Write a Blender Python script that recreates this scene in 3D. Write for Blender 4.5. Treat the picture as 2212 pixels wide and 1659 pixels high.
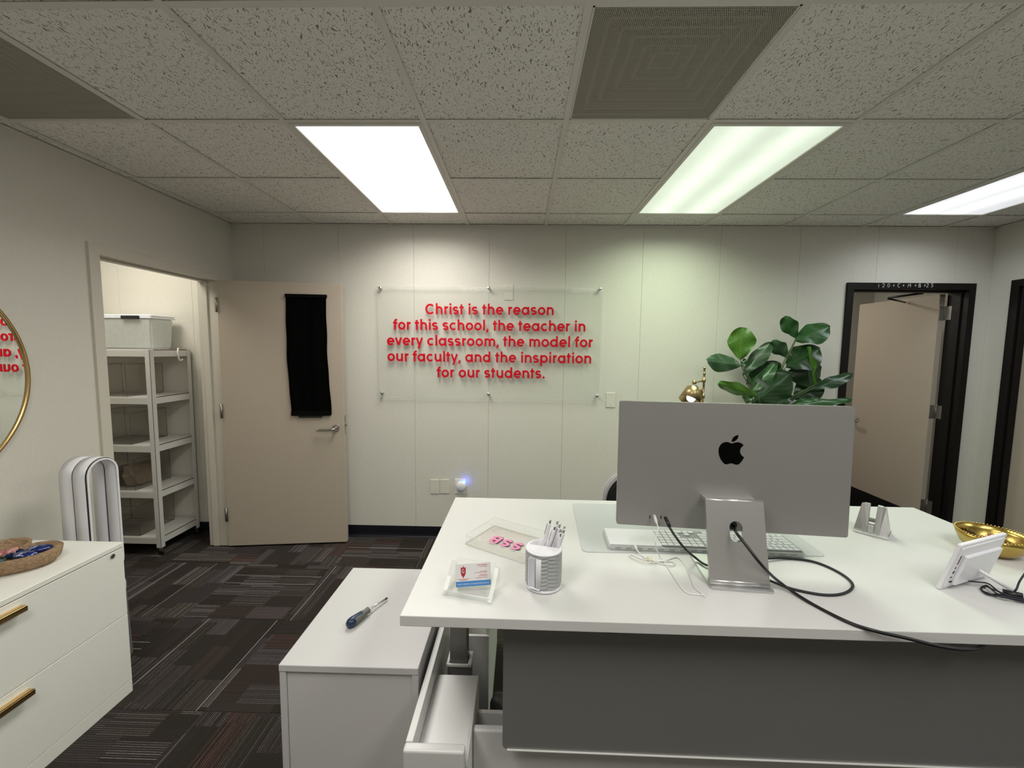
import bpy, bmesh, math, random
from mathutils import Vector, Matrix
random.seed(7)
PI = math.pi
sc = bpy.context.scene
for o in list(bpy.data.objects): bpy.data.objects.remove(o)
COL = sc.collection

# ------------------------------------------------------------------ camera
F_PX = 894.564
def rotm():
    a, b, c = -.0841, .0213, -.0112
    Rx = Matrix.Rotation(a, 3, 'X'); Rz = Matrix.Rotation(b, 3, 'Z'); Ry = Matrix.Rotation(c, 3, 'Y')
    return Rz @ Rx @ Ry
RM = rotm()                      # columns: right, forward, up
CAM = Vector((-.1788, -1.8593, 1.592))
cd = bpy.data.cameras.new('camera'); cam = bpy.data.objects.new('camera', cd); COL.objects.link(cam)
cd.sensor_width = 36; cd.sensor_fit = 'HORIZONTAL'; cd.lens = F_PX * 36 / 2212; cd.clip_start = .02
m3 = Matrix((RM.col[0], RM.col[2], -RM.col[1])).transposed()
M = m3.to_4x4(); M.translation = CAM; cam.matrix_world = M
sc.camera = cam

def at(x, y, ax, v):
    """pixel of the photograph -> world point on the plane axis=v"""
    d = RM @ Vector(((x - 1106) / F_PX, 1, (829.5 - y) / F_PX))
    return CAM + d * ((v - CAM[ax]) / d[ax])

# ------------------------------------------------------------------ world, exposure
w = bpy.data.worlds.new('world'); sc.world = w; w.use_nodes = True
w.node_tree.nodes['Background'].inputs[0].default_value = (.9, .95, 1, 1)
w.node_tree.nodes['Background'].inputs[1].default_value = .02
sc.cycles.transparent_max_bounces = 48
vs = sc.view_settings; vs.view_transform = 'Standard'; vs.look = 'None'; vs.gamma = 1; vs.exposure = 0.1; vs.use_curve_mapping = False

# light strengths (W) and colours of the ceiling fittings
P_LEFT, P_MID, P_RIGHT, P_FILL = 18, 16, 8, 17  # last one drives the added fill panels behind the camera
C_WARM = (1, .965, .90); C_GREEN = (.84, 1, .74); C_COOL = (.90, .96, 1)
P_CLOSET, P_HALL = 12, 12
PANEL = {'warm': 1.9, 'green': .84, 'cool': .98}

# ------------------------------------------------------------------ materials
MATS = {}
def nt(name):
    m = bpy.data.materials.new(name); m.use_nodes = True
    t = m.node_tree; return m, t, t.nodes['Principled BSDF']
def mat(name, col, rough=.5, metal=0, spec=.5, noise=0, nscale=80, bump=0, bscale=200, coat=0, sss=0, emit=None, estr=0):
    if name in MATS: return MATS[name]
    m, t, b = nt(name); N = t.nodes; L = t.links
    b.inputs['Roughness'].default_value = rough; b.inputs['Metallic'].default_value = metal
    b.inputs['Specular IOR Level'].default_value = spec; b.inputs['Coat Weight'].default_value = coat
    tc = N.new('ShaderNodeTexCoord')
    n = N.new('ShaderNodeTexNoise'); n.inputs['Scale'].default_value = nscale; n.inputs['Detail'].default_value = 4
    L.new(tc.outputs['Object'], n.inputs['Vector'])
    mx = N.new('ShaderNodeMix'); mx.data_type = 'RGBA'
    a = max(noise, .015)
    mx.inputs['A'].default_value = tuple(c * (1 - a) for c in col) + (1,)
    mx.inputs['B'].default_value = tuple(min(1, c * (1 + a)) for c in col) + (1,)
    L.new(n.outputs['Fac'], mx.inputs['Factor']); L.new(mx.outputs['Result'], b.inputs['Base Color'])
    if bump:
        n2 = N.new('ShaderNodeTexNoise'); n2.inputs['Scale'].default_value = bscale; n2.inputs['Detail'].default_value = 3
        L.new(tc.outputs['Object'], n2.inputs['Vector'])
        bp = N.new('ShaderNodeBump'); bp.inputs['Strength'].default_value = bump; bp.inputs['Distance'].default_value = .002
        L.new(n2.outputs['Fac'], bp.inputs['Height']); L.new(bp.outputs['Normal'], b.inputs['Normal'])
    if emit:
        b.inputs['Emission Color'].default_value = tuple(emit) + (1,); b.inputs['Emission Strength'].default_value = estr
    MATS[name] = m; return m

def clear_mat(name, tint=(.96, .97, .96), refl=.9, haze=0.0):
    if name in MATS: return MATS[name]
    m = bpy.data.materials.new(name); m.use_nodes = True; t = m.node_tree; N = t.nodes; L = t.links
    for n in list(N): N.remove(n)
    out = N.new('ShaderNodeOutputMaterial'); tr = N.new('ShaderNodeBsdfTransparent'); tr.inputs[0].default_value = tint + (1,)
    gl = N.new('ShaderNodeBsdfGlossy'); gl.inputs['Roughness'].default_value = .03
    fr = N.new('ShaderNodeLayerWeight'); fr.inputs['Blend'].default_value = .5
    p5 = N.new('ShaderNodeMath'); p5.operation = 'POWER'; p5.inputs[1].default_value = 5; L.new(fr.outputs['Facing'], p5.inputs[0])
    mu = N.new('ShaderNodeMath'); mu.operation = 'MULTIPLY_ADD'; mu.inputs[1].default_value = refl * .8; mu.inputs[2].default_value = refl * .04; mu.use_clamp = True
    L.new(p5.outputs[0], mu.inputs[0])
    mx = N.new('ShaderNodeMixShader'); L.new(mu.outputs[0], mx.inputs[0]); L.new(tr.outputs[0], mx.inputs[1]); L.new(gl.outputs[0], mx.inputs[2])
    df = N.new('ShaderNodeBsdfTranslucent'); df.inputs[0].default_value = (.85, .87, .85, 1)
    d2 = N.new('ShaderNodeBsdfDiffuse'); d2.inputs[0].default_value = (.85, .87, .85, 1)
    ad = N.new('ShaderNodeMixShader'); ad.inputs[0].default_value = .5; L.new(df.outputs[0], ad.inputs[1]); L.new(d2.outputs[0], ad.inputs[2])
    tc = N.new('ShaderNodeTexCoord'); no = N.new('ShaderNodeTexNoise'); no.inputs['Scale'].default_value = 30; L.new(tc.outputs['Object'], no.inputs['Vector'])
    m2 = N.new('ShaderNodeMath'); m2.operation = 'MULTIPLY_ADD'; m2.inputs[1].default_value = haze * .2; m2.inputs[2].default_value = haze * .9
    L.new(no.outputs['Fac'], m2.inputs[0])
    m3_ = N.new('ShaderNodeMixShader'); L.new(m2.outputs[0], m3_.inputs[0]); L.new(mx.outputs[0], m3_.inputs[1]); L.new(ad.outputs[0], m3_.inputs[2])
    L.new(m3_.outputs[0], out.inputs['Surface'])
    MATS[name] = m; return m

WALL = (.67, .65, .585)
def wall_mat(name, col):
    m, t, b = nt(name); N = t.nodes; L = t.links
    b.inputs['Roughness'].default_value = .62; b.inputs['Specular IOR Level'].default_value = .3
    tc = N.new('ShaderNodeTexCoord')
    big = N.new('ShaderNodeTexNoise'); big.inputs['Scale'].default_value = 260; big.inputs['Detail'].default_value = 5
    L.new(tc.outputs['Object'], big.inputs['Vector'])
    mp = N.new('ShaderNodeMapping'); mp.inputs['Scale'].default_value = (900, 900, 120); L.new(tc.outputs['Object'], mp.inputs['Vector'])
    th = N.new('ShaderNodeTexNoise'); th.inputs['Scale'].default_value = 1; L.new(mp.outputs[0], th.inputs['Vector'])
    ad = N.new('ShaderNodeMath'); ad.operation = 'ADD'; L.new(big.outputs['Fac'], ad.inputs[0]); L.new(th.outputs['Fac'], ad.inputs[1])
    mr = N.new('ShaderNodeMapRange'); mr.inputs[1].default_value = .7; mr.inputs[2].default_value = 1.3; mr.inputs[3].default_value = .91; mr.inputs[4].default_value = 1.07
    L.new(ad.outputs[0], mr.inputs[0])
    vm = N.new('ShaderNodeVectorMath'); vm.operation = 'SCALE'; vm.inputs[0].default_value = col; L.new(mr.outputs[0], vm.inputs['Scale'])
    L.new(vm.outputs[0], b.inputs['Base Color'])
    bp = N.new('ShaderNodeBump'); bp.inputs['Strength'].default_value = .25; bp.inputs['Distance'].default_value = .001
    L.new(ad.outputs[0], bp.inputs['Height']); L.new(bp.outputs[0], b.inputs['Normal'])
    return m

def carpet_mat():
    m, t, b = nt('carpet'); N = t.nodes; L = t.links
    b.inputs['Roughness'].default_value = .95; b.inputs['Specular IOR Level'].default_value = .1
    tc = N.new('ShaderNodeTexCoord'); oi = N.new('ShaderNodeObjectInfo')
    rnd = N.new('ShaderNodeMath'); rnd.operation = 'MULTIPLY'; rnd.inputs[1].default_value = 57.3; L.new(oi.outputs['Random'], rnd.inputs[0])
    cb = N.new('ShaderNodeCombineXYZ'); L.new(rnd.outputs[0], cb.inputs[0]); L.new(rnd.outputs[0], cb.inputs[1])
    va = N.new('ShaderNodeVectorMath'); va.operation = 'ADD'; L.new(tc.outputs['Object'], va.inputs[0]); L.new(cb.outputs[0], va.inputs[1])
    sp = N.new('ShaderNodeSeparateXYZ'); L.new(va.outputs[0], sp.inputs[0])
    def fl(src, f):
        a = N.new('ShaderNodeMath'); a.operation = 'MULTIPLY'; a.inputs[1].default_value = f; L.new(src, a.inputs[0])
        c = N.new('ShaderNodeMath'); c.operation = 'FLOOR'; L.new(a.outputs[0], c.inputs[0]); return c.outputs[0], a.outputs[0]
    def wn(x, y, seed):
        c = N.new('ShaderNodeCombineXYZ'); L.new(x, c.inputs[0]); L.new(y, c.inputs[1]); c.inputs[2].default_value = seed
        n = N.new('ShaderNodeTexWhiteNoise'); n.noise_dimensions = '3D'; L.new(c.outputs[0], n.inputs['Vector']); return n
    # rectangular patches, each with its own colour
    rowf, _ = fl(sp.outputs[1], 9.0)
    rn = wn(rowf, rowf, 3.0)
    sh = N.new('ShaderNodeMath'); sh.operation = 'MULTIPLY_ADD'; sh.inputs[1].default_value = .7; L.new(rn.outputs['Value'], sh.inputs[0]); L.new(sp.outputs[0], sh.inputs[2])
    colf, _ = fl(sh.outputs[0], 4.5)
    patch = wn(colf, rowf, 1.0); patch2 = wn(colf, rowf, 9.0)
    ramp = N.new('ShaderNodeValToRGB'); e = ramp.color_ramp; e.interpolation = 'CONSTANT'
    cols = [(0, (.024, .020, .017)), (.22, (.031, .026, .023)), (.38, (.026, .021, .018)), (.52, (.036, .030, .031)), (.62, (.030, .0225, .020)), (.74, (.034, .029, .025)), (.86, (.027, .023, .020)), (.94, (.050, .043, .044))]
    e.elements[0].color = cols[0][1] + (1,)
    e.elements[1].position = cols[1][0]; e.elements[1].color = cols[1][1] + (1,)
    for p, c in cols[2:]:
        el = e.elements.new(p); el.color = c + (1,)
    L.new(patch.outputs['Value'], ramp.inputs[0])
    # stripes: each patch shows lighter yarn lines with its own strength
    lf, lr = fl(sp.outputs[1], 105)
    fr = N.new('ShaderNodeMath'); fr.operation = 'FRACT'; L.new(lr, fr.inputs[0])
    s1 = N.new('ShaderNodeMath'); s1.operation = 'GREATER_THAN'; s1.inputs[1].default_value = .62; L.new(fr.outputs[0], s1.inputs[0])
    ln = wn(lf, colf, 5.0)
    g = N.new('ShaderNodeMath'); g.operation = 'POWER'; g.inputs[1].default_value = 2.2; L.new(patch2.outputs['Value'], g.inputs[0])
    s2 = N.new('ShaderNodeMath'); s2.operation = 'MULTIPLY'; L.new(s1.outputs[0], s2.inputs[0]); L.new(g.outputs[0], s2.inputs[1])
    s3 = N.new('ShaderNodeMath'); s3.operation = 'MULTIPLY'; L.new(s2.outputs[0], s3.inputs[0]); L.new(ln.outputs['Value'], s3.inputs[1])
    dash = N.new('ShaderNodeTexNoise'); mp = N.new('ShaderNodeMapping'); mp.inputs['Scale'].default_value = (60, 300, 1)
    L.new(va.outputs[0], mp.inputs['Vector']); L.new(mp.outputs[0], dash.inputs['Vector']); dash.inputs['Scale'].default_value = 1
    s4 = N.new('ShaderNodeMath'); s4.operation = 'MULTIPLY'; L.new(s3.outputs[0], s4.inputs[0]); L.new(dash.outputs['Fac'], s4.inputs[1])
    s5 = N.new('ShaderNodeMath'); s5.operation = 'MULTIPLY'; s5.inputs[1].default_value = 1.6; s5.use_clamp = True; L.new(s4.outputs[0], s5.inputs[0])
    lc = N.new('ShaderNodeValToRGB'); lc.color_ramp.interpolation = 'CONSTANT'
    lc.color_ramp.elements[0].color = (.30, .27, .26, 1); lc.color_ramp.elements[1].position = .5; lc.color_ramp.elements[1].color = (.25, .22, .25, 1)
    el = lc.color_ramp.elements.new(.72); el.color = (.20, .09, .08, 1); el = lc.color_ramp.elements.new(.84); el.color = (.34, .32, .28, 1)
    L.new(patch.outputs['Color'], lc.inputs[0])
    mx = N.new('ShaderNodeMix'); mx.data_type = 'RGBA'; L.new(s5.outputs[0], mx.inputs['Factor']); L.new(ramp.outputs[0], mx.inputs['A']); L.new(lc.outputs[0], mx.inputs['B'])
    # a few long thin pale accent lines
    af, ar = fl(sp.outputs[1], 180)
    an = wn(af, af, 11.0); a1 = N.new('ShaderNodeMath'); a1.operation = 'GREATER_THAN'; a1.inputs[1].default_value = .988; L.new(an.outputs['Value'], a1.inputs[0])
    fr2 = N.new('ShaderNodeMath'); fr2.operation = 'FRACT'; L.new(ar, fr2.inputs[0])
    a2 = N.new('ShaderNodeMath'); a2.operation = 'LESS_THAN'; a2.inputs[1].default_value = .5; L.new(fr2.outputs[0], a2.inputs[0])
    a3 = N.new('ShaderNodeMath'); a3.operation = 'MULTIPLY'; L.new(a1.outputs[0], a3.inputs[0]); L.new(a2.outputs[0], a3.inputs[1])
    mx2 = N.new('ShaderNodeMix'); mx2.data_type = 'RGBA'; L.new(a3.outputs[0], mx2.inputs['Factor']); L.new(mx.outputs['Result'], mx2.inputs['A']); mx2.inputs['B'].default_value = (.36, .33, .33, 1)
    # loop pile speckle
    sn = N.new('ShaderNodeTexNoise'); sn.inputs['Scale'].default_value = 420; sn.inputs['Detail'].default_value = 2; L.new(tc.outputs['Object'], sn.inputs['Vector'])
    mr = N.new('ShaderNodeMapRange'); mr.inputs[1].default_value = .3; mr.inputs[2].default_value = .7; mr.inputs[3].default_value = .35; mr.inputs[4].default_value = 1.8; L.new(sn.outputs['Fac'], mr.inputs[0])
    vm = N.new('ShaderNodeVectorMath'); vm.operation = 'SCALE'; L.new(mx2.outputs['Result'], vm.inputs[0]); L.new(mr.outputs[0], vm.inputs['Scale'])
    L.new(vm.outputs[0], b.inputs['Base Color'])
    bp = N.new('ShaderNodeBump'); bp.inputs['Strength'].default_value = .6; bp.inputs['Distance'].default_value = .003
    L.new(sn.outputs['Fac'], bp.inputs['Height']); L.new(bp.outputs[0], b.inputs['Normal'])
    return m

def tile_mat():
    """fissured mineral-fibre ceiling tile: worm marks and pinholes"""
    m, t, b = nt('ceiling_tile'); N = t.nodes; L = t.links
    b.inputs['Roughness'].default_value = .9; b.inputs['Specular IOR Level'].default_value = .1
    tc = N.new('ShaderNodeTexCoord'); oi = N.new('ShaderNodeObjectInfo')
    cb = N.new('ShaderNodeCombineXYZ'); r = N.new('ShaderNodeMath'); r.operation = 'MULTIPLY'; r.inputs[1].default_value = 91
    L.new(oi.outputs['Random'], r.inputs[0]); L.new(r.outputs[0], cb.inputs[0]); L.new(r.outputs[0], cb.inputs[1])
    va = N.new('ShaderNodeVectorMath'); va.operation = 'ADD'; L.new(tc.outputs['Object'], va.inputs[0]); L.new(cb.outputs[0], va.inputs[1])
    # warp
    wp = N.new('ShaderNodeTexNoise'); wp.inputs['Scale'].default_value = 26; L.new(va.outputs[0], wp.inputs['Vector'])
    ws = N.new('ShaderNodeVectorMath'); ws.operation = 'SCALE'; ws.inputs['Scale'].default_value = .034; L.new(wp.outputs['Color'], ws.inputs[0])
    v2 = N.new('ShaderNodeVectorMath'); v2.operation = 'ADD'; L.new(va.outputs[0], v2.inputs[0]); L.new(ws.outputs[0], v2.inputs[1])
    def worms(sx, sy, thr):
        mp = N.new('ShaderNodeMapping'); mp.inputs['Scale'].default_value = (sx, sy, 1); L.new(v2.outputs[0], mp.inputs['Vector'])
        vo = N.new('ShaderNodeTexVoronoi'); vo.inputs['Scale'].default_value = 1; vo.inputs['Randomness'].default_value = 1; L.new(mp.outputs[0], vo.inputs['Vector'])
        vo.voronoi_dimensions = '2D'
        sv = N.new('ShaderNodeSeparateXYZ'); L.new(vo.outputs['Color'], sv.inputs[0])
        # threshold radius differs from cell to cell
        th = N.new('ShaderNodeMath'); th.operation = 'MULTIPLY'; th.inputs[1].default_value = thr; L.new(sv.outputs[0], th.inputs[0])
        lt = N.new('ShaderNodeMath'); lt.operation = 'LESS_THAN'; L.new(vo.outputs['Distance'], lt.inputs[0]); L.new(th.outputs[0], lt.inputs[1])
        return lt.outputs[0]
    w1 = worms(92, 18, .185); w2 = worms(150, 60, .22); w3 = worms(430, 410, .20)
    mx = N.new('ShaderNodeMath'); mx.operation = 'MAXIMUM'; L.new(w1, mx.inputs[0]); L.new(w2, mx.inputs[1])
    m5 = N.new('ShaderNodeMath'); m5.operation = 'MULTIPLY'; m5.inputs[1].default_value = .45; L.new(w3, m5.inputs[0])
    mx2 = N.new('ShaderNodeMath'); mx2.operation = 'MAXIMUM'; L.new(mx.outputs[0], mx2.inputs[0]); L.new(m5.outputs[0], mx2.inputs[1])
    c = N.new('ShaderNodeMix'); c.data_type = 'RGBA'; c.inputs['A'].default_value = (.90, .885, .84, 1); c.inputs['B'].default_value = (.25, .235, .20, 1)
    L.new(mx2.outputs[0], c.inputs['Factor'])
    sn = N.new('ShaderNodeTexNoise'); sn.inputs['Scale'].default_value = 330; L.new(va.outputs[0], sn.inputs['Vector'])
    mr = N.new('ShaderNodeMapRange'); mr.inputs[1].default_value = .3; mr.inputs[2].default_value = .7; mr.inputs[3].default_value = .86; mr.inputs[4].default_value = 1.12; L.new(sn.outputs['Fac'], mr.inputs[0])
    vm = N.new('ShaderNodeVectorMath'); vm.operation = 'SCALE'; L.new(c.outputs['Result'], vm.inputs[0]); L.new(mr.outputs[0], vm.inputs['Scale'])
    L.new(vm.outputs[0], b.inputs['Base Color'])
    iv = N.new('ShaderNodeMath'); iv.operation = 'SUBTRACT'; iv.inputs[0].default_value = 1; L.new(mx2.outputs[0], iv.inputs[1])
    bp = N.new('ShaderNodeBump'); bp.inputs['Strength'].default_value = .7; bp.inputs['Distance'].default_value = .003
    L.new(iv.outputs[0], bp.inputs['Height']); L.new(bp.outputs[0], b.inputs['Normal'])
    return m

def panel_mat(name, col, strength, streaks):
    """backlit prismatic lens: tubes glow as lengthwise bands, fine prism grid"""
    m, t, b = nt(name); N = t.nodes; L = t.links
    b.inputs['Roughness'].default_value = .35; b.inputs['Base Color'].default_value = (.8, .8, .8, 1)
    tc = N.new('ShaderNodeTexCoord'); sp = N.new('ShaderNodeSeparateXYZ'); L.new(tc.outputs['Object'], sp.inputs[0])
    tot = None
    for s in streaks:      # gaussian band around each tube
        a = N.new('ShaderNodeMath'); a.operation = 'SUBTRACT'; a.inputs[1].default_value = s; L.new(sp.outputs[0], a.inputs[0])
        q = N.new('ShaderNodeMath'); q.operation = 'POWER'; q.inputs[1].default_value = 2; L.new(a.outputs[0], q.inputs[0])
        k = N.new('ShaderNodeMath'); k.operation = 'MULTIPLY'; k.inputs[1].default_value = -1 / (2 * .055 ** 2); L.new(q.outputs[0], k.inputs[0])
        e = N.new('ShaderNodeMath'); e.operation = 'EXPONENT'; L.new(k.outputs[0], e.inputs[0])
        if tot is None: tot = e.outputs[0]
        else:
            ad = N.new('ShaderNodeMath'); ad.operation = 'ADD'; L.new(tot, ad.inputs[0]); L.new(e.outputs[0], ad.inputs[1]); tot = ad.outputs[0]
    band = N.new('ShaderNodeMath'); band.operation = 'MULTIPLY_ADD'; band.inputs[1].default_value = .42; band.inputs[2].default_value = .72; L.new(tot, band.inputs[0])
    ck = N.new('ShaderNodeTexChecker'); ck.inputs['Scale'].default_value = 130; ck.inputs[1].default_value = (1, 1, 1, 1); ck.inputs[2].default_value = (.88, .88, .88, 1)
    L.new(tc.outputs['Object'], ck.inputs['Vector'])
    no = N.new('ShaderNodeTexNoise'); no.inputs['Scale'].default_value = 5; L.new(tc.outputs['Object'], no.inputs['Vector'])
    mr = N.new('ShaderNodeMapRange'); mr.inputs[3].default_value = .88; mr.inputs[4].default_value = 1.1; L.new(no.outputs['Fac'], mr.inputs[0])
    x = N.new('ShaderNodeMath'); x.operation = 'MULTIPLY'; L.new(band.outputs[0], x.inputs[0]); L.new(mr.outputs[0], x.inputs[1])
    x2 = N.new('ShaderNodeMath'); x2.operation = 'MULTIPLY'; L.new(x.outputs[0], x2.inputs[0]); L.new(ck.outputs['Fac'], x2.inputs[1])
    # ck Fac is 0/1: rescale
    cm = N.new('ShaderNodeMath'); cm.operation = 'MULTIPLY_ADD'; cm.inputs[1].default_value = -.1; cm.inputs[2].default_value = 1; L.new(ck.outputs['Fac'], cm.inputs[0])
    L.new(cm.outputs[0], x2.inputs[1])
    x3 = N.new('ShaderNodeMath'); x3.operation = 'MULTIPLY'; x3.inputs[1].default_value = strength; L.new(x2.outputs[0], x3.inputs[0])
    b.inputs['Emission Color'].default_value = col + (1,); L.new(x3.outputs[0], b.inputs['Emission Strength'])
    return m

def mesh_panel_mat():
    """perforated metal plate of a return grille: rows of round holes, seen as fine dark dots"""
    m, t, b = nt('perforated_metal'); N = t.nodes; L = t.links
    b.inputs['Roughness'].default_value = .6; b.inputs['Metallic'].default_value = 0
    tc = N.new('ShaderNodeTexCoord'); mp = N.new('ShaderNodeMapping'); mp.inputs['Scale'].default_value = (165, 165 , 1); L.new(tc.outputs['Object'], mp.inputs['Vector'])
    mp.inputs['Location'].default_value = (100, 100, 0)
    sp = N.new('ShaderNodeSeparateXYZ'); L.new(mp.outputs[0], sp.inputs[0])
    fy = N.new('ShaderNodeMath'); fy.operation = 'FLOOR'; L.new(sp.outputs[1], fy.inputs[0])
    hx = N.new('ShaderNodeMath'); hx.operation = 'MULTIPLY_ADD'; hx.inputs[1].default_value = .5; L.new(fy.outputs[0], hx.inputs[0]); L.new(sp.outputs[0], hx.inputs[2])
    def cen(s):
        f = N.new('ShaderNodeMath'); f.operation = 'FRACT'; L.new(s, f.inputs[0])
        g = N.new('ShaderNodeMath'); g.operation = 'SUBTRACT'; g.inputs[1].default_value = .5; L.new(f.outputs[0], g.inputs[0])
        q = N.new('ShaderNodeMath'); q.operation = 'MULTIPLY'; L.new(g.outputs[0], q.inputs[0]); L.new(g.outputs[0], q.inputs[1]); return q.outputs[0]
    ad = N.new('ShaderNodeMath'); ad.operation = 'ADD'; L.new(cen(hx.outputs[0]), ad.inputs[0]); L.new(cen(sp.outputs[1]), ad.inputs[1])
    lt = N.new('ShaderNodeMath'); lt.operation = 'LESS_THAN'; lt.inputs[1].default_value = .13; L.new(ad.outputs[0], lt.inputs[0])
    b.inputs['Base Color'].default_value = (.50, .475, .40, 1)
    tr = N.new('ShaderNodeBsdfTransparent'); mx = N.new('ShaderNodeMixShader'); L.new(lt.outputs[0], mx.inputs[0]); L.new(b.outputs[0], mx.inputs[1]); L.new(tr.outputs[0], mx.inputs[2])
    L.new(mx.outputs[0], N['Material Output'].inputs['Surface'])
    return m

M_WALL = wall_mat('wall_vinyl', WALL)
M_CARPET = carpet_mat(); M_TILE = tile_mat(); M_PERF = mesh_panel_mat()
M_TEE = mat('tee_paint', (.74, .72, .67), .5)
M_BEIGEFR = mat('frame_paint_beige', (.62, .585, .51), .45, noise=.03)
M_DARKFR = mat('frame_paint_dark', (.006, .0045, .004), .45, spec=.25, noise=.1)
M_DOOR = mat('door_laminate', (.46, .395, .32), .5, noise=.03, nscale=300)
M_BASEB = mat('base_vinyl', (.006, .007, .012), .4)
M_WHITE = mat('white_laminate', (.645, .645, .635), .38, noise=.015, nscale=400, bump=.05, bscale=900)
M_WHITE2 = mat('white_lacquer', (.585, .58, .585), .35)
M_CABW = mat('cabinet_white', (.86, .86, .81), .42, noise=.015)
M_PLASTIC = mat('white_plastic', (.80, .80, .84), .3)
M_PLATE = mat('ivory_plate', (.68, .66, .58), .35)
M_BLACK = mat('black_plastic', (.006, .006, .007), .4)
M_CLOTH = mat('black_cloth', (.004, .004, .004), .95, spec=.05, noise=.2, bump=.3)
M_ALU = mat('aluminium', (.60, .60, .60), .36, metal=.85, bump=.02, bscale=1500)
M_ALUD = mat('aluminium_matte', (.52, .525, .52), .42, metal=.7)
M_CHROME = mat('chrome', (.75, .75, .75), .16, metal=1)
M_STEEL = mat('brushed_steel', (.50, .48, .45), .3, metal=1, noise=.05)
M_DULL = mat('dull_steel', (.34, .33, .30), .4, metal=.9, noise=.1)
M_BRASS = mat('brass', (.72, .50, .22), .28, metal=1, noise=.05)
M_ABRASS = mat('antique_brass', (.46, .36, .18), .32, metal=1, noise=.08)
M_GOLD = mat('gold', (.52, .38, .11), .27, metal=1, bump=.35, bscale=45)
M_RED = mat('red_acrylic', (.56, .004, .016), .5, spec=.15)
M_CLEAR = clear_mat('clear_acrylic', (.992, .995, .992), .8, .0)
M_CLEARS = clear_mat('clear_sign', (.975, .98, .975), .08, .05)
M_CLEARB = clear_mat('clear_bin', (.93, .92, .91), .9, .02)
M_EDGE = clear_mat('acrylic_edge', (.99, .995, .99), .8, .38)
M_TOTE = clear_mat('frosted_plastic', (.9, .9, .88), .3, .8)
M_GREYMAT = mat('grey_mat', (.50, .52, .52), .6, noise=.02)
M_RACK = mat('rack_white', (.66, .65, .62), .4)
M_BROWN = mat('board_edge', (.12, .07, .05), .7)
M_WOOD = None
def wood_mat(name, c1, c2, sc_=(6, 60, 60)):
    m, t, b = nt(name); N = t.nodes; L = t.links; b.inputs['Roughness'].default_value = .65
    tc = N.new('ShaderNodeTexCoord'); mp = N.new('ShaderNodeMapping'); mp.inputs['Scale'].default_value = sc_; L.new(tc.outputs['Object'], mp.inputs['Vector'])
    n = N.new('ShaderNodeTexNoise'); n.inputs['Scale'].default_value = 2; n.inputs['Detail'].default_value = 8; L.new(mp.outputs[0], n.inputs['Vector'])
    r = N.new('ShaderNodeValToRGB'); r.color_ramp.elements[0].position = .3; r.color_ramp.elements[0].color = c1 + (1,); r.color_ramp.elements[1].position = .7; r.color_ramp.elements[1].color = c2 + (1,)
    L.new(n.outputs['Fac'], r.inputs[0]); L.new(r.outputs[0], b.inputs['Base Color'])
    bp = N.new('ShaderNodeBump'); bp.inputs['Strength'].default_value = .3; bp.inputs['Distance'].default_value = .002; L.new(n.outputs['Fac'], bp.inputs['Height']); L.new(bp.outputs[0], b.inputs['Normal'])
    return m
M_WOOD = wood_mat('carved_wood', (.20, .12, .065), (.40, .27, .15))

# ------------------------------------------------------------------ mesh helpers
def bxm(bm, x0, x1, y0, y1, z0, z1, bev=0, seg=2, mtx=None, mi=0):
    vs_ = [bm.verts.new((x, y, z)) for z in (z0, z1) for y in (y0, y1) for x in (x0, x1)]
    fs = []
    for q in ((0, 2, 3, 1), (4, 5, 7, 6), (0, 1, 5, 4), (2, 6, 7, 3), (0, 4, 6, 2), (1, 3, 7, 5)):
        fs.append(bm.faces.new([vs_[i] for i in q]))
    for f in fs: f.material_index = mi
    if mtx is not None: bmesh.ops.transform(bm, matrix=mtx, verts=vs_)
    if bev:
        es = list({e for f in fs for e in f.edges})
        r = bmesh.ops.bevel(bm, geom=es, offset=bev, segments=seg, affect='EDGES', profile=.5)
        for f in r['faces']: f.material_index = mi
    return bm
def box(x0, x1, y0, y1, z0, z1, bev=0, seg=2):
    return bxm(bmesh.new(), min(x0, x1), max(x0, x1), min(y0, y1), max(y0, y1), min(z0, z1), max(z0, z1), bev, seg)
def lathe(prof, n=32, bm=None, cap=True):
    """prof: list of (r, z)"""
    bm = bm or bmesh.new(); rings = []
    for r, z in prof:
        if r < 1e-6: rings.append([bm.verts.new((0, 0, z))])
        else: rings.append([bm.verts.new((r * math.cos(2 * PI * i / n), r * math.sin(2 * PI * i / n), z)) for i in range(n)])
    for a, b in zip(rings, rings[1:]):
        if len(a) == 1 and len(b) == 1: continue
        for i in range(n):
            j = (i + 1) % n
            if len(a) == 1: f = (a[0], b[j], b[i])
            elif len(b) == 1: f = (a[i], a[j], b[0])
            else: f = (a[i], a[j], b[j], b[i])
            bm.faces.new(f)
    if cap:
        for r_ in (rings[0], rings[-1]):
            if len(r_) > 2: bm.faces.new(r_)
    bmesh.ops.recalc_face_normals(bm, faces=bm.faces)
    for f in bm.faces: f.smooth = True
    return bm
def catmull(pts, k=8):
    P = [Vector(p) for p in pts]; out = []
    P = [P[0] * 2 - P[1]] + P + [P[-1] * 2 - P[-2]]
    for i in range(1, len(P) - 2):
        for j in range(k):
            t = j / k; a, b, c, d = P[i - 1:i + 3]
            out.append(.5 * ((2 * b) + (c - a) * t + (2 * a - 5 * b + 4 * c - d) * t * t + (-a + 3 * b - 3 * c + d) * t ** 3))
    out.append(P[-2]); return out
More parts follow.
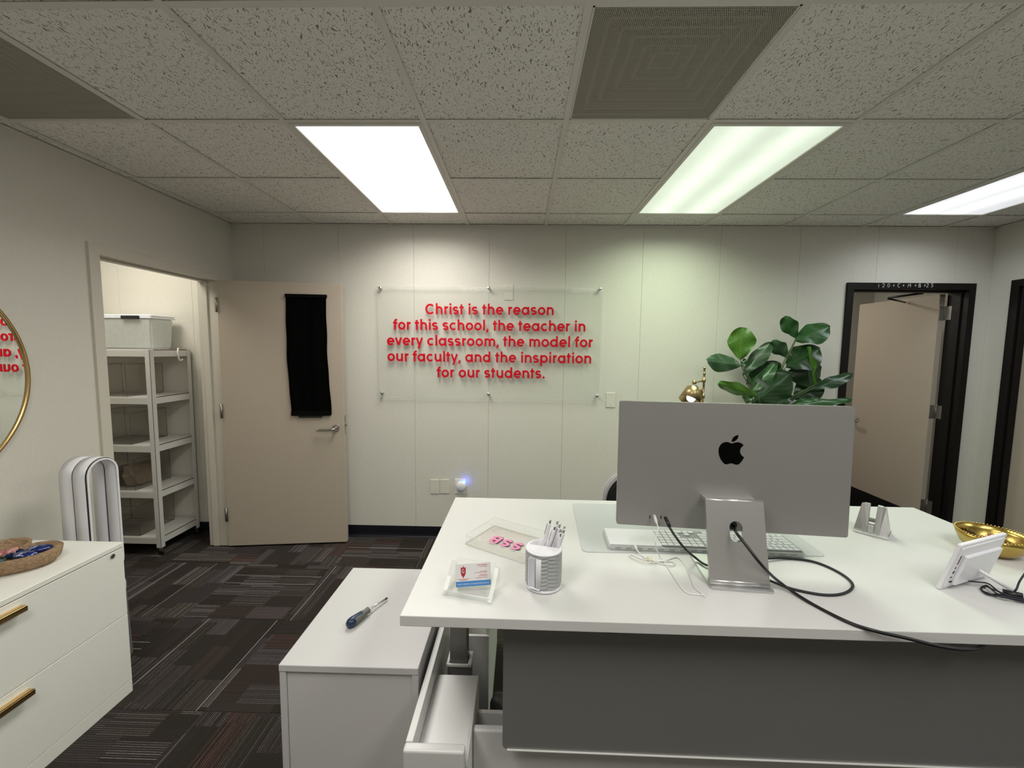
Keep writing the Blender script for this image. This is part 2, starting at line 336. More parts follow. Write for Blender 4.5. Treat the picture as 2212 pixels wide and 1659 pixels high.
def tube(pts, r, n=8, bm=None, smooth=True, radii=None, k=8, cap=True):
    bm = bm or bmesh.new()
    P = catmull(pts, k) if (smooth and len(pts) > 2) else [Vector(p) for p in pts]
    up = None; rings = []
    for i, p in enumerate(P):
        t = (P[min(i + 1, len(P) - 1)] - P[max(i - 1, 0)]).normalized()
        if up is None: up = t.orthogonal().normalized()
        up = (up - t * up.dot(t)); up = up.normalized() if up.length > 1e-6 else t.orthogonal().normalized()
        s = t.cross(up); rr = r if radii is None else radii[min(int(i * len(radii) / len(P)), len(radii) - 1)]
        rings.append([bm.verts.new(p + (up * math.cos(2 * PI * q / n) + s * math.sin(2 * PI * q / n)) * rr) for q in range(n)])
    for a, b in zip(rings, rings[1:]):
        for i in range(n): bm.faces.new((a[i], a[(i + 1) % n], b[(i + 1) % n], b[i])).smooth = True
    if cap: bm.faces.new(rings[0][::-1]); bm.faces.new(rings[-1])
    bmesh.ops.recalc_face_normals(bm, faces=bm.faces)
    return bm
def prism(poly, z0, z1, bm=None, bev=0):
    bm = bm or bmesh.new()
    a = [bm.verts.new((x, y, z0)) for x, y in poly]; b = [bm.verts.new((x, y, z1)) for x, y in poly]
    fs = [bm.faces.new(a[::-1]), bm.faces.new(b)]
    n = len(poly)
    for i in range(n): fs.append(bm.faces.new((a[i], a[(i + 1) % n], b[(i + 1) % n], b[i])))
    bmesh.ops.recalc_face_normals(bm, faces=fs)
    if bev:
        bmesh.ops.bevel(bm, geom=list(fs[1].edges) + list(fs[0].edges), offset=bev, segments=2, affect='EDGES')
    return bm
def rrect(w, h, r, n=6):
    out = []
    for cx, cy, a0 in ((w / 2 - r, h / 2 - r, 0), (-w / 2 + r, h / 2 - r, PI / 2), (-w / 2 + r, -h / 2 + r, PI), (w / 2 - r, -h / 2 + r, 1.5 * PI)):
        for i in range(n + 1):
            a = a0 + PI / 2 * i / n; out.append((cx + r * math.cos(a), cy + r * math.sin(a)))
    return out
def tf(bm, m): bmesh.ops.transform(bm, matrix=m, verts=bm.verts); return bm
def T(x, y, z): return Matrix.Translation((x, y, z))
def RX(a): return Matrix.Rotation(a, 4, 'X')
def RY(a): return Matrix.Rotation(a, 4, 'Y')
def RZ(a): return Matrix.Rotation(a, 4, 'Z')
def cyl(r, h, n=24, m=None, r2=None):
    bm = lathe([(r, 0), (r if r2 is None else r2, h)], n)
    for f in bm.faces:
        if len(f.verts) > 4: f.smooth = False
    return tf(bm, m) if m is not None else bm

def link_mesh(name, me, parent=None, label=None):
    o = bpy.data.objects.new(name, me); COL.objects.link(o)
    if parent is not None: o.parent = parent
    if label: o['label'] = label
    return o
def obj(name, bm, m, parent=None, label=None, smooth=False, kind=None):
    me = bpy.data.meshes.new(name); bm.to_mesh(me); bm.free()
    for x in (m if isinstance(m, (list, tuple)) else [m]): me.materials.append(x)
    if smooth:
        for p in me.polygons: p.use_smooth = True
    o = link_mesh(name, me, parent, label)
    if kind: o['kind'] = kind
    return o
def tag(o, label, cat, group=None, kind=None):
    o['label'] = label; o['category'] = cat
    if group: o['group'] = group
    if kind: o['kind'] = kind
    return o
def thing(name, label, cat, loc=(0, 0, 0), rz=0, group=None, kind=None):
    o = bpy.data.objects.new(name, None); COL.objects.link(o); o.empty_display_size = .1
    o.location = loc; o.rotation_euler = (0, 0, rz)
    return tag(o, label, cat, group, kind)
def copy_tree(o, parent=None):
    c = o.copy(); COL.objects.link(c)
    if parent is not None: c.parent = parent
    for ch in [x for x in o.children]: copy_tree(ch, c)
    return c

# ------------------------------------------------------------------ room shell
XL, XR, YB, YF, ZC = -2.515, 3.46, 1.494, -4.2, 2.562
T_ = .61
# floor with carpet tiles
fl_ = tag(obj('floor', box(-4.0, 4.0, -4.4, 3.4, -.08, -.006), mat('floor_slab', (.05, .045, .04), .9)), 'dark patterned carpet tile floor of the office', 'floor', kind='structure')
tm = bmesh.new(); bxm(tm, -.3046, .3046, -.3046, .3046, -.006, 0, .0012, 1)
tme = bpy.data.meshes.new('carpet_tile'); tm.to_mesh(tme); tm.free(); tme.materials.append(M_CARPET)
ox, oy = -.02, .10
for i in range(-7, 7):
    for j in range(-8, 6):
        x, y = ox + i * T_, oy + j * T_
        if x < -3.85 or y > 3.1: continue
        o = link_mesh('carpet_tile', tme, fl_); o.location = (x, y, 0); o.rotation_euler = (0, 0, ((i + j) % 2) * PI / 2 + (PI if random.random() < .5 else 0))

# ceiling: plenum slab, grid, tiles
ce = tag(obj('ceiling', box(-4.0, 4.0, -4.4, 3.4, 2.78, 2.86), mat('plenum_dark', (.03, .03, .028), .9)), 'suspended grid ceiling with fissured white tiles', 'ceiling', kind='structure')
lights = {(-2, 0), (1, 0), (4, 0), (-2, -4), (4, -4), (1, -4)}  # rear row holds the added fill panels
lcells = {(i, j + k) for i, j in lights for k in (0, 1)}
vents = {(0, -1), (-4, -1)}
xs = [XL] + [T_ * i for i in range(-4, 6)] + [XR]
ys = [YF] + [T_ * j for j in range(-6, 3)] + [YB]
for a in range(len(xs) - 1):
    i = a - 5
    for b_ in range(len(ys) - 1):
        j = b_ - 7
        if (i, j) in lcells or (i, j) in vents: continue
        x0, x1, y0, y1 = xs[a], xs[a + 1], ys[b_], ys[b_ + 1]
        g = .0035
        w_, h_ = (x1 - x0) / 2 - g, (y1 - y0) / 2 - g
        rot = random.choice((0, 0, 0, PI)) if (i, j) != (-1, 1) else PI / 2
        if abs(rot - PI / 2) < .01: w_, h_ = h_, w_
        bm = bxm(bmesh.new(), -w_, w_, -h_, h_, 0, .014)
        o = obj('ceiling_tile', bm, M_TILE, ce); o.location = ((x0 + x1) / 2 + random.uniform(-.002, .002), (y0 + y1) / 2 - .002, ZC + .004 + random.uniform(0, .0015)); o.rotation_euler = (0, 0, rot)
def tee_x(x):      # runner along Y
    bm = bxm(bmesh.new(), x - .012, x + .012, YF, YB, ZC, ZC + .002); bxm(bm, x - .001, x + .001, YF, YB, ZC + .002, ZC + .035)
    obj('main_tee', bm, M_TEE, ce)
for i in range(-4, 6): tee_x(T_ * i)
for j in range(-6, 3):
    for a in range(len(xs) - 1):
        i = a - 5
        if (i, j) in lcells and (i, j - 1) in lcells: continue
        x0, x1 = xs[a] + .012, xs[a + 1] - .012
        if x1 - x0 < .02: continue
        y = T_ * j
        bm = bxm(bmesh.new(), x0, x1, y - .012, y + .012, ZC + .0002, ZC + .0022); bxm(bm, x0, x1, y - .001, y + .001, ZC + .0022, ZC + .035)
        obj('cross_tee', bm, M_TEE, ce)
for nm, b4 in (('trim_1', (XL, XR, YB - .02, YB)), ('trim_2', (XL, XL + .02, YF, YB)), ('trim_3', (XR - .02, XR, YF, YB))):
    tag(obj(nm, box(*b4, ZC - .0025, ZC - .0005), M_TEE), {'trim_1': 'thin painted wall angle where grid ceiling meets back wall', 'trim_2': 'thin painted wall angle where grid ceiling meets left wall', 'trim_3': 'thin painted wall angle where grid ceiling meets right wall'}[nm], 'trim', kind='structure')

# walls ------------------------------------------------------------
def wall(name, label, boxes):
    bm = bmesh.new()
    for b in boxes: bxm(bm, *b)
    return tag(obj(name, bm, M_WALL), label, 'wall', kind='structure')
H = 2.78
DX0, DX1, DZ = 2.407, 3.29, 2.09          # right rear doorway
wb = wall('wall_back', 'beige vinyl panelled back wall behind the sign', [(-4.0, DX0 - .0, YB + .006, YB + .12, 0, H), (DX1, 3.6, YB + .006, YB + .12, 0, H), (DX0, DX1, YB + .006, YB + .12, DZ, H)])
seams = [-3.463, -2.858, -2.253, -1.647, -1.045, -.441, .164, .769, 1.373, 1.984, 2.58, 3.18, XR]
prev = -4.0
for s in seams:
    a, b = prev + .0006, s - .0006; prev = s
    bm = bmesh.new()
    def slab(x0, x1, z0, z1):
        if x1 - x0 > .004: bxm(bm, x0, x1, YB, YB + .0055, z0, z1, .0007, 1)
    if b < DX0 or a > DX1: slab(a, b, .002, H)
    else:
        if a < DX0 - .001: slab(a, min(b, DX0), .002, H)
        if b > DX1 + .001: slab(max(a, DX1), b, .002, H)
        slab(max(a, DX0), min(b, DX1), DZ, H)
    obj('wall_panel', bm, M_WALL, wb)
LY0, LY1, LZ = .413, 1.288, 2.087         # closet doorway in the left wall
wl = wall('wall_left', 'plain beige left wall with closet doorway and round mirror', [(XL - .12, XL, YF, LY0, 0, H), (XL - .12, XL, LY1, YB + .004, 0, H), (XL - .12, XL, LY0, LY1, LZ, H)])
RY0, RY1 = .40, 1.29
wr = wall('wall_right', 'plain beige right wall beside the dark framed doors', [(XR, XR + .12, YF, RY0, 0, H), (XR, XR + .12, RY1, YB + .12, 0, H), (XR, XR + .12, RY0, RY1, DZ, H)])
wall('wall_front', 'plain beige wall behind the camera', [(-2.64, 3.6, YF - .12, YF, 0, H)])
wall('wall_closet', 'beige side walls enclosing the storage closet', [(-4.0, -3.9, -.6, YB + .006, 0, H), (-3.9, XL - .12, -.7, -.6, 0, H)])
tag(obj('ceiling_closet', box(-4.0, XL - .06, -.7, YB, ZC + .02, ZC + .05), M_WHITE2), 'plain ceiling of the storage closet', 'ceiling', kind='structure')
wh = wall('wall_hallway', 'beige hallway walls seen through the open dark framed door', [(1.0, 4.0, 3.1, 3.2, 0, H), (1.0, 1.1, YB + .12, 3.1, 0, H), (3.9, 4.0, YB + .12, 3.1, 0, H), (3.6, 3.9, YB, YB + .12, 0, H)])
for s in (1.7, 2.305, 2.91, 3.515):
    obj('wall_panel', bxm(bmesh.new(), s, s + .602, 3.094, 3.0995, .1, H, .0012, 1), M_WALL, wh)
tag(obj('ceiling_hallway', box(1.0, 4.0, YB + .12, 3.2, ZC + .02, ZC + .05), M_WHITE2), 'plain ceiling of the hallway', 'ceiling', kind='structure')

def base_prof(name, label, x0, y0, x1, y1, nx, ny, h=.1):
    """vinyl cove base between two points, thickness towards (nx,ny)"""
    bm = bmesh.new(); prof = [(0, 0), (.014, 0), (.012, .006), (.006, .016), (.004, .03), (.004, h - .002), (.003, h), (0, h)]
    A = [bm.verts.new((x0 + nx * p, y0 + ny * p, z)) for p, z in prof]; B = [bm.verts.new((x1 + nx * p, y1 + ny * p, z)) for p, z in prof]
    n = len(prof)
    for i in range(n): bm.faces.new((A[i], A[(i + 1) % n], B[(i + 1) % n], B[i]))
    bm.faces.new(A); bm.faces.new(B[::-1]); bmesh.ops.recalc_face_normals(bm, faces=bm.faces)
    tag(obj(name, bm, M_BASEB), label, 'baseboard', kind='structure')
base_prof('baseboard_back', 'navy black vinyl base along the back wall', XL, YB, 2.36, YB, 0, -1)
base_prof('baseboard_right', 'navy black vinyl base in the right corner', 3.34, YB, XR, YB, 0, -1)
base_prof('baseboard_left', 'navy black vinyl base along the left wall', XL, YF, XL, .352, 1, 0)
base_prof('baseboard_closet', 'navy black vinyl base inside the closet', -3.9, YB, XL - .12, YB, 0, -1)
base_prof('baseboard_hallway', 'navy black vinyl base in the hallway', 1.1, 3.094, 3.9, 3.094, 0, -1)

# ceiling lights ---------------------------------------------------
PM = {'warm': panel_mat('lens_warm', (1, .965, .91), PANEL['warm'], (-.13, .13)),
      'green': panel_mat('lens_green', (.86, 1.0, .80), PANEL['green'], (-.12, .13)),
      'cool': panel_mat('lens_cool', (.93, .96, 1), PANEL['cool'], (-.15, .06))}
def troffer(i, j, kind, label, power, color, spread=154):
    t = thing('ceiling_light', label, 'ceiling light', (T_ * (i + .5), T_ * (j + 1), ZC))
    w_, h_ = .293, .598
    fr = bmesh.new(); f = .02
    for b in ((-w_, w_, -h_, -h_ + f), (-w_, w_, h_ - f, h_), (-w_, -w_ + f, -h_ + f, h_ - f), (w_ - f, w_, -h_ + f, h_ - f)):
        bxm(fr, *b, -.004, .012, .0015, 1)
    obj('frame', fr, M_TEE, t)
    obj('housing', bxm(bmesh.new(), -w_, w_, -h_, h_, .02, .10), M_TEE, t)
    obj('diffuser', bxm(bmesh.new(), -w_ + f, w_ - f, -h_ + f, h_ - f, .002, .006), PM[kind], t)
    ld = bpy.data.lights.new('tube_light', 'AREA'); ld.shape = 'RECTANGLE'; ld.size = .54; ld.size_y = 1.14
    ld.energy = power; ld.color = color; ld.spread = math.radians(spread)
    lo = bpy.data.objects.new('tube_light', ld); COL.objects.link(lo); lo.parent = t; lo.location = (0, 0, -.001)
    return t
troffer(-2, 0, 'warm', 'brightest warm white ceiling light panel above the open beige door', P_LEFT, C_WARM)
troffer(1, 0, 'green', 'greenish white ceiling light panel beside the large perforated grille', P_MID, C_GREEN)
troffer(4, 0, 'cool', 'cool white ceiling light panel nearest the right wall', P_RIGHT, C_COOL)
troffer(-2, -4, 'warm', 'added warm fill light panel behind the camera on the left', P_FILL * 1.25, C_WARM, 180)  # this row is added out of view to brighten surfaces facing the camera
troffer(1, -4, 'warm', 'added warm fill light panel behind the camera in the middle', P_FILL, C_WARM, 180)
troffer(4, -4, 'cool', 'added cool fill light panel behind the camera on the right', P_FILL * .7, C_COOL, 180)

def vent(i, j, label):
    t = thing('return_grille', label, 'vent', (T_ * (i + .5), T_ * (j + .5), ZC))
    w_ = .292
    obj('perforated_plate', bxm(bmesh.new(), -w_, w_, -w_, w_, .0035, .0045), M_PERF, t)
    dk = mat('duct_dark', (.10, .095, .08), .8)
    bm = bmesh.new(); bxm(bm, -w_, w_, -w_, w_, .12, .13)
    obj('backing', bm, dk, t)
    bm = bmesh.new()          # square louvred diffuser above the plate, seen faintly
    for k, s in enumerate((.24, .19, .14, .09, .045)):
        z = .012 + k * .008
        for q in range(4):
            bxm(bm, -s, s, s - .012, s, z, z + .02, mtx=RZ(q * PI / 2))
    obj('diffuser_louvre', bm, mat('louvre', (.30, .28, .24), .6), t)
    bm = bmesh.new()
    for q in range(4): bxm(bm, -w_, w_, w_ - .006, w_, .001, .004, mtx=RZ(q * PI / 2))
    obj('frame', bm, M_TEE, t)
vent(0, -1, 'large perforated square return grille beside the greenish light')
vent(-4, -1, 'perforated square return grille at upper left above the mirror')

# closet and hallway lamps
for nm, lb, loc, p, c, s in (('closet_light', 'plain warm ceiling light inside the closet', (-3.15, .75, ZC + .018), P_CLOSET, (1, .95, .83), .5),
                          ('hallway_light', 'plain ceiling light in the hallway', (2.1, 2.72, ZC + .018), P_HALL, (1, .95, .86), .5)):
    t = thing(nm, lb, 'ceiling light', loc)
    obj('frame', bxm(bmesh.new(), -.3, .3, -.3, .3, -.02, 0, .004), M_TEE, t)
    obj('diffuser', bxm(bmesh.new(), -.27, .27, -.27, .27, -.024, -.02), mat('plain_lens', (.9, .9, .85), .4, emit=(1, .95, .85), estr=1.2), t)
    ld = bpy.data.lights.new(nm, 'AREA'); ld.shape = 'SQUARE'; ld.size = s; ld.energy = p; ld.color = c
    lo = bpy.data.objects.new(nm + '_lamp', ld); COL.objects.link(lo); lo.parent = t; lo.location = (0, 0, -.03)

# ------------------------------------------------------------------ doors
def lever(parent, x, z, side, toward, m=M_STEEL, yoff=0):
    """lever handle on the face y=yoff, outwards direction side, lever pointing toward (+-1) in x"""
    r = obj('lever_handle', tf(cyl(.027, .009, 28), T(x, yoff, z) @ RX(PI / 2 if side < 0 else -PI / 2)), m, parent)
    s = side
    obj('lever_arm', tube([(x, yoff + s * .006, z), (x, yoff + s * .045, z - .001), (x + toward * .012, yoff + s * .056, z - .004), (x + toward * .035, yoff + s * .058, z - .007), (x + toward * .115, yoff + s * .056, z - .008), (x + toward * .130, yoff + s * .048, z - .008)], .0095, 12), m, r)
    return r
def hinge(parent, x, y, z, m, wd=.045, ang=0):
    bm = tf(cyl(.0065, .11, 12), T(0, 0, -.055)); bxm(bm, -wd, -.004, -.001, .0015, -.055, .055); bxm(bm, .004, wd, -.001, .0015, -.055, .055)
    h = obj('hinge', tf(bm, T(x, y, z) @ RZ(ang)), m, parent); return h

def frame_u(w0, w1, top, face, thick, rev, stop, m, name, parent, axis):
    """pressed steel frame around an opening w0..w1 (inner) of height top. axis 'x': opening lies in XZ plane"""
    bm = bmesh.new()
    def b(u0, u1, v0, v1, z0, z1, bev=.002):
        if axis == 'x': bxm(bm, u0, u1, v0, v1, z0, z1, bev, 1)
        else: bxm(bm, v0, v1, u0, u1, z0, z1, bev, 1)
    f0, f1 = face; st0, st1 = stop
    b(w0 - thick, w0 + .0015, f0, f1, 0, top + thick, 0); b(w1 - .0015, w1 + thick, f0, f1, 0, top + thick, 0); b(w0 + .0015, w1 - .0015, f0, f1, top - .0015, top + thick, 0)
    # stop
    b(w0, w0 + .014, st0, st1, 0, top); b(w1 - .014, w1, st0, st1, 0, top); b(w0 + .014, w1 - .014, st0, st1, top - .014, top)
    return obj(name, bm, m, parent)

# door_1: closet door, swung open against the back wall
d1 = thing('door_1', 'open beige closet door with black curtain over its window', 'door', (-2.474, 1.250, 0), math.atan2(.110, .895), kind='structure')
LW = .905
lf = obj('door_leaf', bxm(bmesh.new(), 0, LW, 0, .045, .014, 2.083, .002, 1), M_DOOR, d1)
lever(d1, .842, .955, -1, -1); lever(d1, .842, .955, 1, -1, yoff=.045)
obj('latch_plate', bxm(bmesh.new(), LW, LW + .0015, .010, .035, .90, 1.05), M_DULL, d1)
obj('latch_bolt', bxm(bmesh.new(), LW, LW + .014, .015, .030, .963, .985, .002, 1), M_STEEL, d1)
for z in (.27, 1.09, 1.90): hinge(d1, -.004, -.003, z, M_DULL, .013, -.2)
fr1 = frame_u(LY0, LY1, LZ, (XL - .135, XL + .016), .055, None, (XL - .10, XL - .055), M_BEIGEFR, 'trim_4', None, 'y')
tag(fr1, 'beige pressed steel door frame around the closet doorway', 'door frame', kind='structure')
# black curtain hanging over the door window
cu = thing('door_curtain', 'long black cloth curtain hanging over the beige closet door window', 'curtain', (-2.474, 1.250, 0), math.atan2(.110, .895))
bm = bmesh.new(); nx, nz = 14, 30; g = {}
for a in range(nx + 1):
    for b in range(nz + 1):
        u, v = a / nx, b / nz
        zl = 1.990 - .93 * v
        x = .497 + .298 * u + .016 * v + .0018 * math.sin(v * 21 + (1 if u > .5 else 0)) - .007 * math.sin(PI * v) + .004 * v * math.sin(v * 9)
        y = -.012 - .007 * math.sin(u * 9 + 2 * v) - .004 * math.sin(u * 21)
        g[a, b] = bm.verts.new((x, y, zl - .006 * math.sin(u * 3)))
for a in range(nx):
    for b in range(nz): bm.faces.new((g[a, b], g[a, b + 1], g[a + 1, b + 1], g[a + 1, b])).smooth = True
r = bmesh.ops.solidify(bm, geom=bm.faces[:], thickness=.004)
obj('cloth', bm, M_CLOTH, cu)
obj('rod_pocket', bxm(bmesh.new(), .495, .800, -.024, -.002, 1.966, 1.992, .004), M_CLOTH, cu)
obj('hem', bxm(bmesh.new(), .512, .808, -.022, -.003, 1.055, 1.088, .003), M_CLOTH, cu)
obj('weight_bar', bxm(bmesh.new(), .565, .740, -.018, -.003, 1.040, 1.058, .004), M_BLACK, cu)

# door_2: dark framed doorway in the back wall, leaf swung into the hallway
d2 = thing('door_2', 'open beige door in the dark frame behind the plant, black kick plate', 'door', (0, 0, 0), 0, kind='structure')
frame_u(DX0, DX1, DZ, (YB - .018, YB + .145), .048, None, (YB + .03, YB + .095), M_DARKFR, 'door_frame', d2, 'x')
HXx, HY = 3.268, 1.650
lf = obj('door_leaf', bxm(bmesh.new(), 3.243, 3.287, HY + .006, HY + .815, .016, 2.080, .002, 1), M_DOOR, d2)
obj('kick_plate', bxm(bmesh.new(), 3.2410, 3.2435, HY + .02, HY + .808, .022, .222), M_BLACK, d2)
for z in (.30, 1.11, 1.923):
    bm = tf(cyl(.0075, .115, 12), T(3.292, HY - .004, z - .057))
    bxm(bm, 3.246, 3.286, HY + .002, HY + .006, z - .055, z + .055); bxm(bm, 3.286, 3.2895, HY - .055, HY - .008, z - .055, z + .055)
    obj('hinge', bm, M_DULL, d2)
rs = obj('lever_handle', tf(cyl(.027, .012, 24), T(3.243, 2.40, .925) @ RY(-PI / 2)), M_STEEL, d2)
obj('lever_arm', tube([(3.24, 2.40, .925), (3.19, 2.40, .925), (3.178, 2.385, .922), (3.178, 2.285, .918)], .009, 10), M_STEEL, rs)
bm = tube([(3.05, YB + .10, 2.078), (2.93, YB + .28, 2.062)], .009, 8, smooth=False); tube([(2.93, YB + .28, 2.055), (3.23, 1.95, 2.045)], .008, 8, bm=bm, smooth=False)
obj('closer_arm', bm, M_BLACK, d2)

# door_3: dark framed closed door in the right wall
d3 = thing('door_3', 'closed beige door in a dark frame at the right edge', 'door', (0, 0, 0), 0, kind='structure')
frame_u(RY0, RY1, DZ, (XR - .018, XR + .135), .050, None, (XR + .0, XR + .05), M_DARKFR, 'door_frame', d3, 'y')
obj('door_leaf', bxm(bmesh.new(), XR + .052, XR + .096, RY0 + .004, RY1 - .004, .014, 2.08, .002, 1), M_DOOR, d3)
rs = obj('lever_handle', tf(cyl(.027, .012, 24), T(XR + .052, RY0 + .07, .95) @ RY(-PI / 2)), M_STEEL, d3)
obj('lever_arm', tube([(XR + .05, RY0 + .07, .95), (XR, RY0 + .07, .95), (XR - .01, RY0 + .09, .947), (XR - .01, RY0 + .19, .943)], .009, 10), M_STEEL, rs)

# ------------------------------------------------------------------ stroke lettering
def arc(cx, cy, rx, ry, a0, a1, n=18):
    return [(cx + rx * math.cos(math.radians(a0 + (a1 - a0) * i / n)), cy + ry * math.sin(math.radians(a0 + (a1 - a0) * i / n))) for i in range(n + 1)]
W = .136; XH = .56; AS = .77
def glyph(ch):
    """strokes (centre lines), dots, advance"""
    r = (XH - W) / 2; c = XH / 2; h = W / 2; L0 = .07 + h
    ux = .185
    if ch == 'o': return [arc(.04 + h + r, c, r, r, 0, 360, 32)], [], 2 * r + W + .08
    if ch == 'c': return [arc(.04 + h + r, c, r, r, 48, 312, 26)], [], 2 * r + W + .02
    if ch == 'e': return [arc(.04 + h + r, c, r, r, 0, 318, 30), [(.04 + h, c), (.04 + h + 2 * r + h * .9, c)]], [], 2 * r + W + .07
    if ch == 'a': x = .04 + h + 2 * r; return [arc(.04 + h + r, c, r, r, 0, 360, 32), [(x + .01, 0), (x + .01, XH)]], [], x + h + .085
    if ch == 'd': x = .04 + h + 2 * r; return [arc(.04 + h + r, c, r, r, 0, 360, 32), [(x + .01, 0), (x + .01, AS)]], [], x + h + .085
    if ch == 'p': return [arc(L0 + r, c, r, r, 0, 360, 32), [(L0 - .01, -.21), (L0 - .01, XH)]], [], L0 + 2 * r + h + .045
    if ch == 'l': return [[(L0, 0), (L0, AS)]], [], L0 + h + .07
    if ch == 'i': return [[(L0, 0), (L0, XH)]], [(L0, .70)], L0 + h + .07
    if ch in 'nh':
        top = AS if ch == 'h' else XH
        return [[(L0, 0), (L0, top)], arc(L0 + ux, XH - h - ux, ux, ux, 180, 0, 16) + [(L0 + 2 * ux, 0)]], [], L0 + 2 * ux + h + .065
    if ch == 'm':
        k = .165
        return [[(L0, 0), (L0, XH)], arc(L0 + k, XH - h - k, k, k, 180, 0, 16) + [(L0 + 2 * k, 0)], arc(L0 + 3 * k, XH - h - k, k, k, 180, 0, 16) + [(L0 + 4 * k, 0)]], [], L0 + 4 * k + h + .065
    if ch == 'u': return [[(L0, XH)] + arc(L0 + ux, h + ux, ux, ux, 180, 360, 16) + [(L0 + 2 * ux, XH)], [(L0 + 2 * ux, 0), (L0 + 2 * ux, XH)]], [], L0 + 2 * ux + h + .07
    if ch == 'r': return [[(L0, 0), (L0, XH)], arc(L0 + .19, XH - h - .19, .19, .19, 180, 82, 10)], [], L0 + .25
    if ch == 't': return [[(.16, 0), (.16, .70)], [(.02, XH - h), (.33, XH - h)]], [], .36
    if ch == 'f': return [[(.15, 0), (.15, AS - h - .12)] + arc(.15 + .12, AS - h - .12, .12, .12, 180, 90, 8) + [(.32, AS - h)], [(.01, XH - h), (.33, XH - h)]], [], .345
    if ch == 's':
        q = (XH - W) / 4; rx = .155; cx = .035 + h + rx
        return [arc(cx, XH - h - q, rx, q, 28, 270, 14) + arc(cx, h + q, rx, q, 90, -152, 14)[1:]], [], cx + rx + h + .045
    if ch == 'C': R = (.74 - W) / 2; return [arc(.05 + h + R, .36, R, R, 46, 314, 28)], [], .05 + 2 * R + W - .02
    if ch == 'v': return [[(.07, XH), (.275, .03)], [(.48, XH), (.275, .03)]], [], .55
    if ch == 'y': return [[(.07, XH), (.285, .03)], [(.49, XH), (.20, -.21)]], [], .56
    if ch == ',': return [[(.15, .12), (.08, -.12)]], [], .24
    if ch == '.': return [], [(.14, .07)], .26
    return [], [], .27
def stroke_mesh(strokes, dots, w, depth, bm=None, ox_=0, oy_=0, s=1.0):
    bm = bm or bmesh.new()
    d0 = depth
    for si, P in enumerate(strokes):
        depth = d0 * (1 + .012 * si)
        P = [Vector((a * s + ox_, b * s + oy_)) for a, b in P]; L, R = [], []
        closed = (P[0] - P[-1]).length < 1e-5 and len(P) > 3
        for i, p in enumerate(P):
            if closed and i in (0, len(P) - 1): a, b = P[-2], P[1]
            else: a, b = P[max(i - 1, 0)], P[min(i + 1, len(P) - 1)]
            t = (b - a).normalized(); n = Vector((-t.y, t.x)); k = 1
            if 0 < i < len(P) - 1:
                t1 = (p - P[i - 1]); t2 = (P[i + 1] - p)
                if t1.length > 0 and t2.length > 0:
                    cs = max(.5, t1.normalized().dot(t)); k = 1 / cs
            L.append(p + n * w * s / 2 * k); R.append(p - n * w * s / 2 * k)
        q = [[bm.verts.new((v.x, v.y, z)) for v in S] for z in (0, depth) for S in (L, R)]
        for i in range(len(P) - 1):
            bm.faces.new((q[2][i], q[3][i], q[3][i + 1], q[2][i + 1])); bm.faces.new((q[0][i], q[0][i + 1], q[1][i + 1], q[1][i]))
            bm.faces.new((q[0][i], q[2][i], q[2][i + 1], q[0][i + 1])); bm.faces.new((q[1][i], q[1][i + 1], q[3][i + 1], q[3][i]))
        if not closed:
            bm.faces.new((q[0][0], q[1][0], q[3][0], q[2][0])); bm.faces.new((q[0][-1], q[2][-1], q[3][-1], q[1][-1]))
    for x, y in dots:
        prism([(x * s + ox_ + .083 * s * math.cos(2 * PI * i / 16), y * s + oy_ + .083 * s * math.sin(2 * PI * i / 16)) for i in range(16)], 0, depth, bm)
    bmesh.ops.recalc_face_normals(bm, faces=bm.faces)
    return bm
gcache = {}
def gmesh(ch, depth, s):
    if (ch, s) not in gcache:
        st, dt, adv = glyph(ch); bm = stroke_mesh(st, dt, W, depth, s=s)
        me = bpy.data.meshes.new('letter_' + (ch if ch.isalpha() else 'mark')); bm.to_mesh(me); bm.free(); me.materials.append(M_RED); gcache[(ch, s)] = me
    return gcache[(ch, s)]

# acrylic sign
SY = YB - .030
sg = thing('acrylic_sign', 'large clear acrylic wall sign with red raised quotation letters', 'sign', (0, SY, 0))
c0, c1 = at(813, 618, 1, SY), at(1303, 618, 1, SY); cb_ = at(820, 858, 1, SY); sx0, sx1, sz1, sz0 = c0.x, c1.x, c0.z - .004, cb_.z
obj('acrylic_panel', bxm(bmesh.new(), sx0, sx1, 0, .006, sz0, sz1), M_CLEARS, sg)
bm = bmesh.new()
e_ = .0022
for b in ((sx0, sx1, sz1 - e_, sz1), (sx0, sx1, sz0, sz0 + e_), (sx0, sx0 + e_, sz0, sz1), (sx1 - e_, sx1, sz0, sz1)): bxm(bm, b[0], b[1], -.0005, .0065, b[2], b[3])
obj('polished_edge', bm, M_EDGE, sg, kind=None)
for (x, y) in ((820, 622), (1056, 622), (1297, 624), (824, 849), (1055, 851), (1290, 855)):
    p = at(x, y, 1, SY - .01)
    st = obj('standoff', tf(lathe([(0, -.012), (.0105, -.012), (.0125, -.010), (.0125, -.001), (0, -.001)], 24), T(p.x, 0, p.z) @ RX(-PI / 2)), M_CHROME, sg)
    obj('barrel', tf(cyl(.0085, .023, 16), T(p.x, .007, p.z) @ RX(-PI / 2)), M_CHROME, st)
LINES = [('Christ is the reason', 918.4, 1196, 678.6, 680.8), ('for this school, the teacher in', 850, 1264.5, 712.2, 716.4), ('every classroom, the model for', 836, 1279.5, 745.8, 750.6),
         ('our faculty, and the inspiration', 837, 1277, 780.0, 785.4), ('for our students.', 944, 1176, 815.0, 817.6)]
